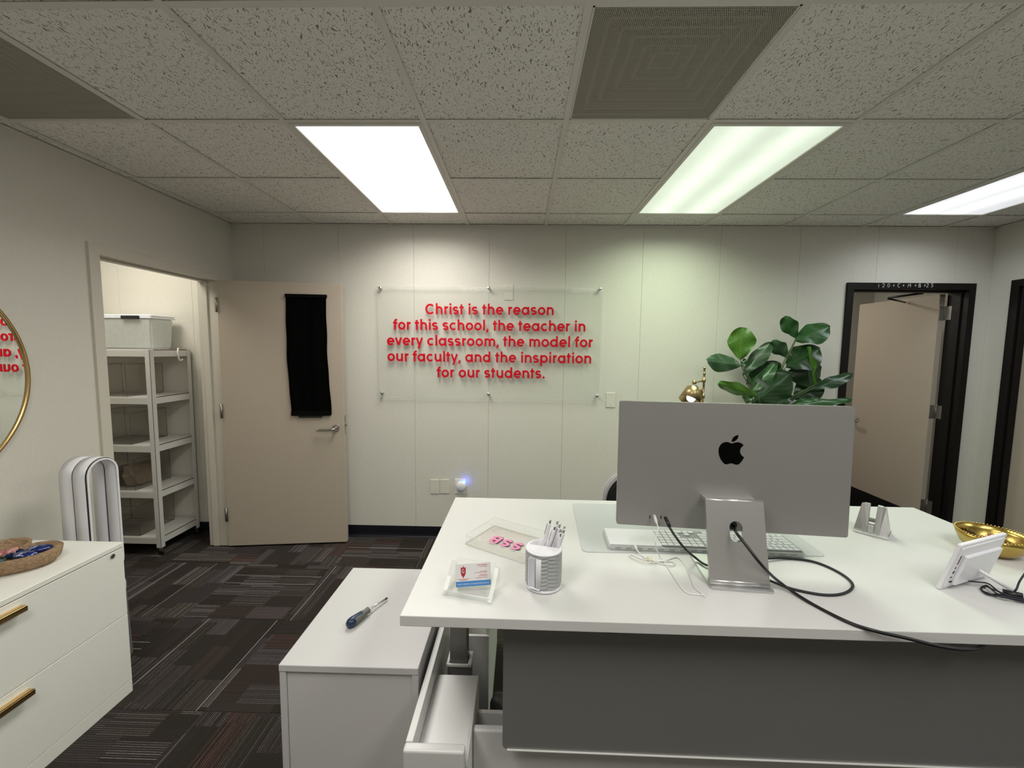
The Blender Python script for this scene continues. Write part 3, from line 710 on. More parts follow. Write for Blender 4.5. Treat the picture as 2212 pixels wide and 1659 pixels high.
for txt, xa, xb, ya, yb in LINES:
    A = at(xa, ya, 1, SY - .006); B = at(xb, yb, 1, SY - .006)
    pen = 0; items = []
    for ch in txt:
        st, dt, adv = glyph(ch)
        if ch != ' ': items.append((ch, pen))
        pen += adv * 1.0
    first = .04; pen -= .06
    S = (B.x - A.x) / (pen - first)
    sy = .113
    for ch, px_ in items:
        o = link_mesh('letter', gmesh(ch, .006, 1.0), sg)
        x = A.x + (px_ - first) * S; z = A.z + (B.z - A.z) * (x - A.x) / (B.x - A.x)
        o.rotation_euler = (PI / 2, 0, 0); o.scale = (S, sy, 1); o.location = (x, -.0005, z)

# chalk writing on the dark frame header
bm = bmesh.new(); CH = {'2': [[(0, .55), (.08, .68), (.25, .7), (.36, .55), (.3, .35), (.02, .02), (.4, .06)]], '0': [arc(.2, .35, .19, .3, 80, 440, 14)], '+': [[(.05, .33), (.38, .36)], [(.22, .55), (.2, .14)]],
      'C': [arc(.28, .35, .26, .33, 60, 300, 12)], 'M': [[(0, 0), (.1, .66), (.27, .25), (.46, .7), (.52, .02)]], 'B': [[(.03, .02), (.06, .68), (.32, .66), (.3, .42), (.07, .36)], [(.07, .36), (.4, .3), (.36, .05), (.02, .02)]],
      '5': [[(.4, .72), (.1, .66), (.08, .42), (.3, .42), (.34, .16), (.02, .0)]], '|': [[(.1, 0), (.08, .6)]]}
a0 = at(1894, 621, 1, YB - .019); pts = [('|', 1897), ('2', 1906), ('0', 1917), ('+', 1928), ('C', 1939), ('+', 1949), ('M', 1961), ('+', 1975), ('B', 1984), ('+', 1995), ('2', 2001), ('5', 2011)]
for ch, px_ in pts:
    p = at(px_, 620.6, 1, YB - .019)
    stroke_mesh(CH[ch], [], .055, .0004, bm=bm, ox_=p.x, oy_=p.z, s=.042)
obj('chalk_lettering', tf(bm, T(0, YB - .0182, 0) @ RX(PI / 2)), mat('chalk', (.8, .8, .78), .9, noise=.2, nscale=900), d2, 'faint white chalk inscription on the header')

# wall plates ------------------------------------------------------
def plate(px_, py_, label, kind='blank', w_=.076, h_=.122, m=M_PLATE):
    p = at(px_, py_, 1, YB)
    t = thing('wall_plate', label, 'wall plate', (p.x, YB, p.z))
    bm = bxm(bmesh.new(), -w_ / 2, w_ / 2, -.006, 0, -h_ / 2, h_ / 2, .003, 2); obj('cover', bm, m, t)
    if kind == 'blank':
        for s in (-1, 1): obj('screw', tf(cyl(.0032, .001, 10), T(0, -.006, s * h_ * .36) @ RX(PI / 2)), mat('screw_dark', (.4, .38, .33), .4), t)
    if kind == 'outlet':
        for s in (-1, 1): obj('socket', bxm(bmesh.new(), -.017, .017, -.008, -.005, s * .02 - .013, s * .02 + .013, .003), m, t)
    return t
plate(939, 1051, 'leftmost blank cream wall plate of the low pair by the desk corner', 'blank')
plate(960.5, 1050.5, 'cream blank wall plate between its twin and the glowing plug in', 'blank')
plate(994.5, 1050, 'white wall outlet plate holding the round glowing plug in', 'outlet', .092, .128, M_PLASTIC)
plate(1319, 864, 'cream blank wall plate right of the acrylic sign above monitor', 'blank')
plate(1098.5, 632, 'cream blank wall plate behind top edge of the acrylic sign', 'blank')
p = at(995.5, 1051, 1, YB - .04)
ng = thing('plug_in_device', 'round white plug in device with blue glow on outlet plate', 'night light', (p.x, YB - .008, p.z))
obj('body', tf(lathe([(0, 0), (.036, 0), (.041, .008), (.041, .022), (.037, .034), (.036, .042), (.032, .046), (0, .046)], 36), RX(PI / 2)), M_PLASTIC, ng)
obj('blue_lamp', tf(cyl(.012, .006, 16), T(.016, -.004, .033) @ RX(PI / 2)), mat('blue_glow', (.1, .2, 1), .3, emit=(.05, .12, 1), estr=6), ng, 'glowing blue lamp')
ld = bpy.data.lights.new('blue_led', 'POINT'); ld.energy = .07; ld.color = (.04, .1, 1); ld.shadow_soft_size = .003
lo = bpy.data.objects.new('blue_led', ld); COL.objects.link(lo); lo.parent = ng; lo.location = (.030, -.016, .036)

# round mirror -----------------------------------------------------
mr_ = thing('round_mirror', 'large round wall mirror with thin brass frame, cut by left edge', 'mirror', (XL, -.462, 1.455))
R_ = .50
obj('mirror_glass', tf(cyl(R_ - .006, .004, 96), T(.012, 0, 0) @ RY(PI / 2)), mat('mirror_silver', (.86, .88, .85), .0, metal=1), mr_)
prof = [(R_ - .008, 0), (R_ + .002, 0), (R_ + .002, .024), (R_ - .008, .024), (R_ - .008, 0)]
bm = lathe(prof, 96, cap=False)
obj('frame', tf(bm, RY(PI / 2)), M_BRASS, mr_)

# ------------------------------------------------------------------ left lateral file cabinet
CX1 = -1.952; CTOP = .712
lc = thing('lateral_file_cabinet', 'low white two drawer cabinet with brass handles by left wall', 'cabinet', (XL + .02, -.108, 0))
cw = CX1 - XL - .02; CL = 1.02
obj('top', bxm(bmesh.new(), 0, cw + .002, -CL, 0, CTOP - .020, CTOP, .0015, 1), M_CABW, lc)
bm = bmesh.new(); bxm(bm, .002, cw - .019, -.018, -.001, .0, CTOP - .0215); bxm(bm, .002, cw - .019, -CL, -CL + .018, .0, CTOP - .0215); bxm(bm, .0, .01, -CL + .018, -.018, .05, CTOP - .0215); bxm(bm, .0, cw - .02, -CL + .018, -.018, .045, .06)
obj('carcass', bm, M_CABW, lc)
obj('plinth', bxm(bmesh.new(), cw - .019, cw - .001, -CL, -.001, 0, .059, .001, 1), M_CABW, lc)
for z0, z1 in ((.062, .374), (.377, .688)):
    d = obj('drawer', bxm(bmesh.new(), cw - .018, cw, -CL, -.0015, z0, z1, .0012, 1), M_CABW, lc)
    hz = z1 - .026
    if z0 > .2: hz = .664
    else: hz = .345
    bm = bmesh.new(); bxm(bm, cw, cw + .026, -.655, -.384, hz - .006, hz, .001, 1); bxm(bm, cw + .019, cw + .026, -.655, -.384, hz - .020, hz, .001, 1)
    obj('handle', bm, M_BRASS, d)
obj('lock', tf(cyl(.0095, .004, 20), T(cw, -.052, .672) @ RY(PI / 2)), M_STEEL, lc)

# heart shaped wooden bowl with sweets
def heart(s, n=48):
    out = []
    for i in range(n):
        t = 2 * PI * i / n
        x = 16 * math.sin(t) ** 3; y = 13 * math.cos(t) - 5 * math.cos(2 * t) - 2 * math.cos(3 * t) - math.cos(4 * t)
        out.append((x * s / 16, y * s / 16))
    return out
hb = thing('heart_bowl', 'heart shaped carved wooden bowl on the left cabinet', 'bowl', (-2.202, -.328, CTOP), math.radians(-8))
bm = bmesh.new(); rings = []
for s, z in ((.134, 0), (.158, .02), (.166, .058), (.158, .062), (.142, .060), (.130, .030), (.106, .016)):
    rings.append([bm.verts.new((x, y - .01, z)) for x, y in heart(s)])
n = 48
bm.faces.new(rings[0][::-1]); bm.faces.new(rings[-1])
for a, b in zip(rings, rings[1:]):
    for i in range(n): bm.faces.new((a[i], a[(i + 1) % n], b[(i + 1) % n], b[i])).smooth = True
bmesh.ops.recalc_face_normals(bm, faces=bm.faces); obj('bowl_body', bm, M_WOOD, hb)
def candy(name, loc, size, m, label, seed, rz=0, tilt=0, cat='candy', group='wrapped sweets in the wooden bowl'):
    rnd = random.Random(seed); t = thing(name, label, cat, loc, rz, group)
    bm = bmesh.new(); bmesh.ops.create_icosphere(bm, subdivisions=3, radius=1)
    for v in bm.verts:
        k = 1 + .16 * math.sin(v.co.x * 6 + seed) * math.cos(v.co.y * 8 + seed * 2) + rnd.uniform(-.015, .015)
        v.co = Vector((v.co.x * size[0] * k, v.co.y * size[1] * k, v.co.z * size[2] * k))
    tf(bm, RY(tilt)); obj('wrapper', bm, m, t, smooth=True)
    for s in (-1, 1):
        bm = bmesh.new(); c = bm.verts.new((s * size[0] * .85, 0, 0)); fan = []
        for q in range(7):
            a = (q / 6 - .5) * 1.7; fan.append(bm.verts.new((s * (size[0] + size[0] * .55 * math.cos(a)), size[1] * 1.1 * math.sin(a), .004 * (q % 2) + size[2] * .3)))
        for q in range(6): bm.faces.new((c, fan[q], fan[q + 1]))
        bmesh.ops.solidify(bm, geom=bm.faces[:], thickness=.0006); obj('twist', tf(bm, RY(tilt)), m, t)
    return t
M_CB = mat('blue_foil', (.012, .03, .17), .16, metal=.3, spec=.9, noise=.3, nscale=60, bump=.6, bscale=90, coat=.6); M_CT = mat('teal_foil', (.005, .09, .11), .14, metal=.3, spec=.9, bump=.6, bscale=90, coat=.6); M_CP = mat('pink_foil', (.62, .28, .28), .25, noise=.3, nscale=70, bump=.6, bscale=110, coat=.4)
candy('wrapped_candy', (-2.135, -.275, CTOP + .046), (.042, .024, .015), M_CB, 'dark blue shiny wrapped sweet at right end of the wooden bowl', 1, .5)
candy('wrapped_candy', (-2.137, -.322, CTOP + .044), (.038, .022, .014), M_CB, 'dark blue shiny wrapped sweet nearest the front rim of wooden bowl', 2, .2)
candy('wrapped_candy', (-2.180, -.300, CTOP + .036), (.040, .022, .014), M_CT, 'teal shiny wrapped sweet under the blue ones in the wooden bowl', 3, .9)
candy('wrapped_candy', (-2.217, -.290, CTOP + .042), (.028, .020, .014), M_CP, 'pale pink wrapped sweet at left side of the wooden bowl', 4, .3)
candy('wrapped_candy', (-2.190, -.375, CTOP + .036), (.036, .020, .014), M_CT, 'teal wrapped sweet by the pink ones near the bowl front', 5, .1)
candy('wrapped_candy', (-2.255, -.335, CTOP + .040), (.026, .019, .014), M_CP, 'pale pink wrapped sweet cut by the left photo edge', 6, 1.1)

# air purifier -----------------------------------------------------
ap = thing('air_purifier', 'tall white loop shaped air purifier between cabinet and closet doorway', 'air purifier', (-2.254, .052, 0))
# stadium loop, opening axis = X; local: x depth, y width, z height
def stadium(w_, z0, z1, n=14):
    r = w_ / 2; out = []
    for i in range(n + 1):
        a = PI * i / n; out.append((r * math.cos(a), z1 - r + r * math.sin(a)))
    for i in range(n + 1):
        a = PI + PI * i / n; out.append((r * math.cos(a), z0 + r + r * math.sin(a)))
    return out
def loop_shell(x0, x1, wo, wi, z0, z1, bev=0):
    bm = bmesh.new(); to, ti = stadium(wo, z0, z1), stadium(wi, z0 + (wo - wi) / 2, z1 - (wo - wi) / 2); n = len(to)
    A = [[bm.verts.new((x, y, z)) for y, z in P] for P, x in ((to, x0), (to, x1), (ti, x1), (ti, x0))]
    for a in range(4):
        b = (a + 1) % 4
        for i in range(n):
            f = bm.faces.new((A[a][i], A[a][(i + 1) % n], A[b][(i + 1) % n], A[b][i]))
            f.smooth = a in (0, 2)
    bmesh.ops.recalc_face_normals(bm, faces=bm.faces); return bm
Z0, Z1 = .44, 1.052
obj('loop_front', loop_shell(.004, .060, .164, .138, Z0, Z1), M_PLASTIC, ap)
obj('loop_groove', loop_shell(-.004, .004, .156, .1395, Z0 + .003, Z1 - .003), mat('groove_grey', (.10, .10, .11), .4), ap)
obj('loop_back', loop_shell(-.066, -.004, .160, .138, Z0, Z1), M_PLASTIC, ap)
obj('front_lining', loop_shell(.060, .063, .159, .150, Z0 + .0025, Z1 - .0025), M_BLACK, ap, 'thin black line around the opening')
obj('front_lip', loop_shell(.060, .067, .149, .134, Z0 + .006, Z1 - .006), M_PLASTIC, ap)
obj('base', lathe([(0, 0), (.105, 0), (.108, .01), (.098, .38), (.09, .42), (.06, .45), (0, .455)], 48), mat('silver_grille', (.42, .43, .45), .35, metal=.6, noise=.1, nscale=300), ap)
obj('base_collar', lathe([(.1, .36), (.1005, .385), (.0955, .41), (.09, .42)], 48, cap=False), M_PLASTIC, ap)

# ------------------------------------------------------------------ closet rack
RKX1, RKX0, RKY0, RKY1 = -2.882, -3.78, 1.100, 1.478
rk = thing('storage_rack', 'white metal five shelf rack on casters inside the closet', 'shelving rack', (RKX0, RKY0, 0))
rw, rd = RKX1 - RKX0, RKY1 - RKY0
RT = 1.558
for x, sx_ in ((0, 1), (rw, -1)):
    for y, sy_ in ((0, 1), (rd, -1)):
        bm = bmesh.new(); bxm(bm, min(x, x + sx_ * .036), max(x, x + sx_ * .036), min(y, y + sy_ * .002), max(y, y + sy_ * .002), .062, RT); bxm(bm, min(x, x + sx_ * .002), max(x, x + sx_ * .002), min(y, y + sy_ * .036), max(y, y + sy_ * .036), .062, RT)
        po = obj('post', bm, M_RACK, rk)
        if y > 0 or x == 0:     # slots seen on the inner faces of the rear posts
            bm = bmesh.new()
            for k in range(28): bxm(bm, x + sx_ * .010, x + sx_ * .010 + .006 * sx_ if sx_ > 0 else x + sx_ * .010, y + sy_ * .002, y + sy_ * .0026, .12 + k * .05, .138 + k * .05) if sx_ > 0 else bxm(bm, x - .022, x - .016, y + sy_ * .002 - .0006, y + sy_ * .002 + .0006, .12 + k * .05, .138 + k * .05)
            obj('slots', bm, M_DULL, po, kind='stuff')
        ca = obj('caster', bxm(bmesh.new(), x + sx_ * .018 - .009, x + sx_ * .018 + .009, y + sy_ * .018 - .011, y + sy_ * .018 + .011, .034, .064, .002), M_CHROME, rk)
        obj('wheel', tf(lathe([(0, -.008), (.018, -.008), (.0215, -.005), (.0215, .005), (.018, .008), (0, .008)], 24), T(x + sx_ * .018, y + sy_ * .018, .0215) @ RX(PI / 2)), M_BLACK, ca)
SH = [1.552, 1.202, .842, .492, .137]
for k, z in enumerate(SH):
    zz = z
    obj('shelf_board', bxm(bmesh.new(), .004, rw - .004, .004, rd - .004, zz, zz + .008), M_RACK, rk)
    obj('board_edge', bxm(bmesh.new(), rw - .0045, rw - .0025, .036, rd - .036, zz, zz + .008), M_BROWN, rk)
    for b in ((.036, rw - .036, .0022, .006), (.036, rw - .036, rd - .006, rd - .0022)): obj('beam', bxm(bmesh.new(), *b, zz - .046, zz + .002, .001, 1), M_RACK, rk)
    for x0 in (.0022, rw - .006): obj('beam', bxm(bmesh.new(), x0, x0 + .0038, .036, rd - .036, zz - .046, zz + .002, .001, 1), M_RACK, rk)
hk = tag(obj('clear_hook', tube([at(385, 752, 0, RKX1 + .004), at(384, 763, 0, RKX1 + .012), at(388, 778, 0, RKX1 + .012), at(395, 776, 0, RKX1 + .020)], .006, 8), mat('hook_plastic', (.8, .75, .7), .3)), 'small clear plastic clip on top edge of the white rack', 'clip')
def bin_(x0, x1, y0, y1, z, h, label):
    t = thing('acrylic_bin', label, 'storage bin', ((x0 + x1) / 2, (y0 + y1) / 2, z), 0, 'clear acrylic bins on the closet rack')
    w_, d_, k = (x1 - x0) / 2, (y1 - y0) / 2, .004
    obj('base_panel', bxm(bmesh.new(), -w_, w_, -d_, d_, 0, k), M_CLEARB, t)
    for b in ((-w_, w_, -d_, -d_ + k), (-w_, w_, d_ - k, d_), (-w_, -w_ + k, -d_ + k, d_ - k), (w_ - k, w_, -d_ + k, d_ - k)): obj('side_panel', bxm(bmesh.new(), *b, k, h), M_CLEARB, t)
    bm = bmesh.new(); e = .0012
    for b in ((-w_, w_, -d_ - e, -d_ + e), (w_ - e, w_ + e, -d_, d_), (-w_, w_, d_ - e, d_ + e), (-w_ - e, -w_ + e, -d_, d_)):
        bxm(bm, *b, h - e, h + e); bxm(bm, *b, 0, 2 * e)
    for x in (-w_, w_):
        for y in (-d_, d_): bxm(bm, x - e, x + e, y - e, y + e, 0, h)
    obj('edges', bm, mat('bin_edge', (.10, .09, .09), .3), t)
    return t
bn = ['upper shelf of the closet rack', 'middle shelf of the closet rack', 'lower shelf of the closet rack, holding brown bags', 'bottom shelf of the closet rack']
for k, z in enumerate(SH[1:]):
    bin_(-3.42, -3.085 + .01 * k, 1.115, 1.430, z + .008, .235, 'empty clear acrylic bin on the ' + bn[k] if k != 2 else 'clear acrylic bin with brown bags on the lower shelf of closet rack')
def crumple(name, label, cat, loc, size, m, seed, group=None):
    rnd = random.Random(seed); bm = bmesh.new(); bmesh.ops.create_icosphere(bm, subdivisions=4, radius=1)
    for v in bm.verts:
        c = v.co.copy(); mx_ = max(abs(c.x), abs(c.y), abs(c.z)); q = c / mx_ * .55 + c * .45
        k = 1 + .07 * math.sin(c.x * 5 + seed) * math.sin(c.z * 4 + c.y * 3) + .04 * math.sin(c.y * 9 + c.x * 6 + c.z * 7) + rnd.uniform(-.006, .006)
        v.co = Vector((q.x * size[0] * k, q.y * size[1] * k, (q.z * k + 1) * size[2] if q.z > -.9 else 0))
    zmin = min(v.co.z for v in bm.verts)
    for v in bm.verts: v.co.z -= zmin
    for f in bm.faces: f.smooth = True
    o = obj(name, bm, m); o.location = loc; return tag(o, label, cat, group)
M_BAG = mat('brown_film', (.26, .19, .13), .3, noise=.35, nscale=40, bump=.8, bscale=40, coat=.5)
crumple('plastic_bag', 'crumpled tan plastic bag in the clear bin on lower shelf, right', 'bag', (-3.165, 1.275, SH[3] + .013), (.065, .11, .085), M_BAG, 3)
crumple('plastic_bag', 'crumpled dark brown bundle in the clear bin on lower shelf, left', 'bag', (-3.325, 1.270, SH[3] + .013), (.065, .10, .065), mat('brown_dark', (.10, .065, .045), .35, noise=.3, nscale=40, bump=.8, bscale=40, coat=.5), 5)
# tote on top
tt = thing('storage_tote', 'frosted white lidded storage tote on top of the closet rack', 'storage tote', (-3.262, 1.352, SH[0] + .008), math.radians(-3))
bm = bmesh.new()
lo_ = [bm.verts.new((x * .268, y * .088, .0)) for x, y in ((-1, -1), (1, -1), (1, 1), (-1, 1))]; hi_ = [bm.verts.new((x * .285, y * .100, .238)) for x, y in ((-1, -1), (1, -1), (1, 1), (-1, 1))]
bm.faces.new(lo_[::-1]); bm.faces.new(hi_)
for i in range(4): bm.faces.new((lo_[i], lo_[(i + 1) % 4], hi_[(i + 1) % 4], hi_[i]))
bmesh.ops.bevel(bm, geom=bm.edges[:], offset=.012, segments=3, affect='EDGES'); obj('tub', bm, M_TOTE, tt)
obj('rim', bxm(bmesh.new(), -.295, .295, -.108, .108, .233, .245, .004), M_PLASTIC, tt)
obj('lid', bxm(bmesh.new(), -.292, .292, -.104, .104, .245, .262, .008, 3), M_PLASTIC, tt)
for x in (-.190, .135):
    obj('latch', bxm(bmesh.new(), x - .072, x + .072, -.122, -.106, .226, .253, .006, 3), M_BLACK, tt, 'black latch handle')

# ------------------------------------------------------------------ standing desk
DT = .979; DR = math.radians(-.55)
dk = thing('standing_desk', 'large white raised standing desk with metal modesty panel', 'desk', (-.450, -.962, 0), DR)
DW, DD = 1.84, .765
obj('desktop', bxm(bmesh.new(), 0, DW, 0, DD, DT - .0255, DT, .0015, 2), M_WHITE, dk)
MPY = -.885
mz0 = at(1092, 1614, 1, MPY).z; mx0 = at(1086, 1480, 1, MPY).x + .450
M_PANEL = mat('grey_panel', (.30, .30, .29), .38, metal=.5)
bm = prism([(a + 1.55 / 2, b) for a, b in rrect(1.55, DT - .027 - mz0, .014)], 0, .003)
obj('modesty_panel', tf(bm, T(mx0, MPY + .962, (DT - .027 + mz0) / 2) @ RX(PI / 2)), M_PANEL, dk, 'grey metal modesty panel with rounded lower corner')
obj('panel_lip', bxm(bmesh.new(), mx0 + .012, mx0 + 1.54, MPY + .955, MPY + .962, mz0 - .001, mz0 + .0016, .0006, 1), mat('lip_paint', (.6, .6, .58), .3), dk)
for x in (.082, 1.66):
    lg = obj('leg', bxm(bmesh.new(), x - .037, x + .037, .340, .395, .03, .584, .004), mat('leg_grey', (.20, .195, .18), .4, metal=.3), dk)
    obj('upper_column', bxm(bmesh.new(), x - .030, x + .026, .346, .390, .584, DT - .028, .003), mat('leg_grey', (.2, .195, .18)), lg)
    cm_ = bmesh.new(); bxm(cm_, x - .038, x + .038, .337, .344, .580, .590, .002); bxm(cm_, x - .038, x + .038, .391, .398, .580, .590, .002); bxm(cm_, x - .040, x - .032, .337, .398, .580, .590, .002); bxm(cm_, x + .028, x + .040, .337, .398, .580, .592, .002)
    obj('collar', cm_, mat('collar_white', (.7, .72, .7), .4), lg)
    obj('foot', bxm(bmesh.new(), x - .042, x + .042, .300, .440, 0, .03, .006), mat('leg_grey', (.2, .195, .18)), dk)
obj('cross_beam', bxm(bmesh.new(), .12, 1.62, .345, .39, DT - .075, DT - .027, .003), mat('leg_grey', (.2, .195, .18)), dk)
for px_ in (1316, 2056):
    q = at(px_, 1380, 1, -.945); lx = (q.x + .45)
    obj('cable_clip', bxm(bmesh.new(), lx - .017, lx + .019, .012, .05, DT - .036, DT - .0255, .003), M_BLACK, dk)

# mobile pedestal left of the desk
pd = thing('file_pedestal', 'low white file pedestal under the left desk end with screwdriver on top', 'cabinet', (-.841, -.795, 0))
pw, pdp, ph = .390, .514, .712
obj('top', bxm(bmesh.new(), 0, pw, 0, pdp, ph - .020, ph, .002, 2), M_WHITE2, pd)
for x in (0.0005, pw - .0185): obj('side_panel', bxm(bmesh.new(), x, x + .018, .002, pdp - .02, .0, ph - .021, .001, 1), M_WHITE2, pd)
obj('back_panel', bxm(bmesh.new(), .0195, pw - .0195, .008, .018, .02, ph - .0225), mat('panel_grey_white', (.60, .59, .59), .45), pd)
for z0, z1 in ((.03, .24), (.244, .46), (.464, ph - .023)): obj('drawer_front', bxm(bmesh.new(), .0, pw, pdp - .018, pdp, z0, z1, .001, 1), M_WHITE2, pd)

# screwdriver on it
a_, b_ = at(750, 1352, 2, ph + .014), at(834, 1293, 2, ph + .010)
ang = math.atan2(b_.y - a_.y, b_.x - a_.x)
sd = thing('screwdriver', 'blue and grey handled screwdriver lying on the white pedestal', 'screwdriver', (a_.x, a_.y, ph), ang)
LL = (b_ - a_).length
k = LL / .19
prof = [(0, 0), (.009, .002), (.0145, .012), (.0155, .026), (.0140, .045), (.0125, .066), (.0095, .082), (.0100, .092), (.0108, .098), (.007, .101), (0, .101)]
bm = lathe([(r_, z * k) for r_, z in prof], 24); tf(bm, T(0, 0, .0155) @ RY(PI / 2))
for f in bm.faces:
    c = f.calc_center_median(); f.material_index = 1 if (c.x < .024 * k or (c.z > .020 and abs(c.y) < .009 and c.x < .066 * k)) else 0
obj('handle', bm, [mat('grip_grey', (.16, .16, .15), .6), mat('grip_navy', (.012, .03, .075), .3)], sd)
obj('shaft', tf(cyl(.0032, .085 * k, 12), T(.100 * k, 0, .0145) @ RY(PI / 2 + .06)), M_CHROME, sd)
obj('tip', tf(lathe([(.0034, 0), (.0034, .008), (.001, .014), (0, .014)], 12), T(.183 * k, 0, .0098) @ RY(PI / 2 + .06)), M_BLACK, sd)

# open drawer unit under the desk (left)
du = thing('open_drawer_unit', 'narrow open white drawer pulled out beneath the left desk end', 'drawer unit', (-.441, -.979, 0))
zt = 1.592 - .930
obj('side_board', bxm(bmesh.new(), 0, .017, .0225, .52, .02, zt, .001, 1), M_WHITE, du, 'tall white side board')
bm = bmesh.new()          # tray, a shallow channel with low right lip
bxm(bm, .0175, .146, .024, .305, zt - .070, zt - .066, .001, 1); bxm(bm, .142, .146, .024, .305, zt - .066, zt - .060, .001, 1)
obj('tray', bm, M_WHITE, du)
obj('end_cap', bxm(bmesh.new(), -.001, .143, -.002, .022, .02, zt + .001, .006, 4), M_WHITE, du)
obj('right_side', bxm(bmesh.new(), .1425, .146, .024, .305, .02, zt - .067), M_CABW, du)
obj('bottom', bxm(bmesh.new(), .002, .143, .0, .305, .0, .018), M_WHITE, du)
# body shell behind it
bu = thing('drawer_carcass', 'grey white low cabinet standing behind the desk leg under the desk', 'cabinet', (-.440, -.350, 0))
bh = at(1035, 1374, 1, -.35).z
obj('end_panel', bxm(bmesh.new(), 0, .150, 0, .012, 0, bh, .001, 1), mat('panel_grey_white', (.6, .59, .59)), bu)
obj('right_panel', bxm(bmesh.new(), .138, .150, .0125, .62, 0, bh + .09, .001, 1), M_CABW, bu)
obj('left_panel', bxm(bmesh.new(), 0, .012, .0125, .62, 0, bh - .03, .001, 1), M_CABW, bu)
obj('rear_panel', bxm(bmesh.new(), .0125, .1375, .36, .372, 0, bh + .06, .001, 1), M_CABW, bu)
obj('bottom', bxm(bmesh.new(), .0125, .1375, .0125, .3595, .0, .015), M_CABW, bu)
bm = bmesh.new()
for k_ in range(5): bxm(bm, .1498, .1506, .06 + .05 * k_, .066 + .05 * k_, bh - .03 - .012 * k_, bh - .018 - .012 * k_)
obj('slide_holes', bm, M_CHROME, bu)
# long low front board running under the desk
lb = thing('low_open_drawer', 'long low white drawer with rounded front edge under the modesty panel', 'drawer unit', (-.294, -.845, 0))
zf = at(1050, 1578, 1, -.845).z; zi = at(1060, 1540, 1, -.765).z
obj('front_board', bxm(bmesh.new(), 0, 1.15, 0, .020, .015, zf, .006, 4), M_WHITE, lb)
obj('inner_board', bxm(bmesh.new(), .002, 1.148, .080, .092, .015, zi, .002, 2), M_WHITE, lb)
obj('tray', bxm(bmesh.new(), .002, 1.148, .021, .079, zf - .10, zf - .095), M_WHITE, lb)
obj('base', bxm(bmesh.new(), .0, 1.15, .0, .092, .0, .0145), M_WHITE, lb)

# black bag on the floor behind
bk = crumple('black_bag', 'rounded black bag on the carpet behind the low drawer', 'bag', (-.205, -.455, 0), (.078, .072, .165), mat('bag_black', (.012, .013, .014), .5, bump=.5, bscale=60), 9)

# ------------------------------------------------------------------ monitor
MC = Vector((.417, -.704, 1.592 - .326)); MY = -.097; MT = .032
mo = thing('computer_monitor', 'large silver desktop monitor seen from behind, on the desk', 'monitor', (MC.x, MC.y, DT), MY)
LM = T(0, 0, MC.z - DT) @ RX(-MT)         # local frame of the housing; y=0 is the rear face
bm = prism(rrect(.623, .362, .006, 6), 0, .0185, bev=.0012); tf(bm, LM @ T(0, .0185, 0) @ RX(PI / 2))
ho = obj('housing', bm, mat('monitor_silver', (.33, .325, .315), .42, metal=.5, bump=.03, bscale=1500), mo)
obj('screen', tf(prism(rrect(.617, .356, .009), 0, .0006), LM @ T(0, .0193, 0) @ RX(PI / 2)), mat('screen_black', (.01, .01, .012), .08), mo)
# fruit logo on the rear
def bez(p0, p1, p2, p3, n=8):
    return [tuple((1 - t) ** 3 * a + 3 * (1 - t) ** 2 * t * b + 3 * (1 - t) * t * t * c + t ** 3 * d for a, b, c, d in zip(p0, p1, p2, p3)) for t in [i / n for i in range(1, n + 1)]]
def relpath(start, segs):
    P = [start]; cur = start
    for s in segs:
        q = [(cur[0] + s[i], cur[1] + s[i + 1]) for i in (0, 2, 4)]
        P += bez(cur, *q); cur = q[2]
    return P
body = relpath((12.152, 6.896), [(-.948, 0, -2.415, -1.078, -3.96, -1.04), (-2.04, .027, -3.91, 1.183, -4.961, 3.014), (-2.117, 3.675, -.546, 9.103, 1.519, 12.09), (1.013, 1.454, 2.208, 3.09, 3.792, 3.039), (1.52, -.065, 2.09, -.987, 3.935, -.987),
    (1.831, 0, 2.35, .987, 3.96, .948), (1.637, -.026, 2.676, -1.48, 3.676, -2.948), (1.156, -1.688, 1.636, -3.325, 1.662, -3.415), (-.039, -.013, -3.182, -1.221, -3.22, -4.857), (-.026, -3.04, 2.48, -4.494, 2.597, -4.559), (-1.429, -2.09, -3.623, -2.324, -4.39, -2.376), (-2.0, -.156, -3.675, 1.09, -4.61, 1.09)])[:-1]
leaf_ = relpath((15.53, 3.83), [(.843, -1.012, 1.4, -2.427, 1.245, -3.83), (-1.207, .052, -2.662, .805, -3.532, 1.818), (-.78, .896, -1.454, 2.338, -1.273, 3.714), (1.338, .104, 2.715, -.688, 3.559, -1.701)])[:-1]
def earc(poly, s, cx, cy): return [((x - cx) * s, (cy - y) * s) for x, y in poly]
lgz = at(1583, 973, 1, -.712)
bm = prism(earc(body, .0035, 12, 12), 0, .0006); prism(earc(leaf_, .0035, 12, 12), 0, .0006, bm)
bmesh.ops.triangulate(bm, faces=bm.faces)
inv = (T(*mo.location) @ RZ(MY) @ LM).inverted(); lp = inv @ lgz
obj('logo', tf(bm, LM @ T(lp.x, -.0002, lp.z) @ RX(PI / 2)), mat('logo_black', (.001, .001, .001), .6, spec=.05), mo, 'black bitten fruit logo')
bm = bmesh.new()
for px_ in (1404, 1427.5):
    q = inv @ at(px_, 1117, 1, -.69); tf(bxm(bm, q.x - .0013, q.x + .0013, -.0006, .001, q.z - .0045, q.z + .0045, mtx=LM), Matrix.Identity(4))
obj('ports', bm, M_BLACK, mo)
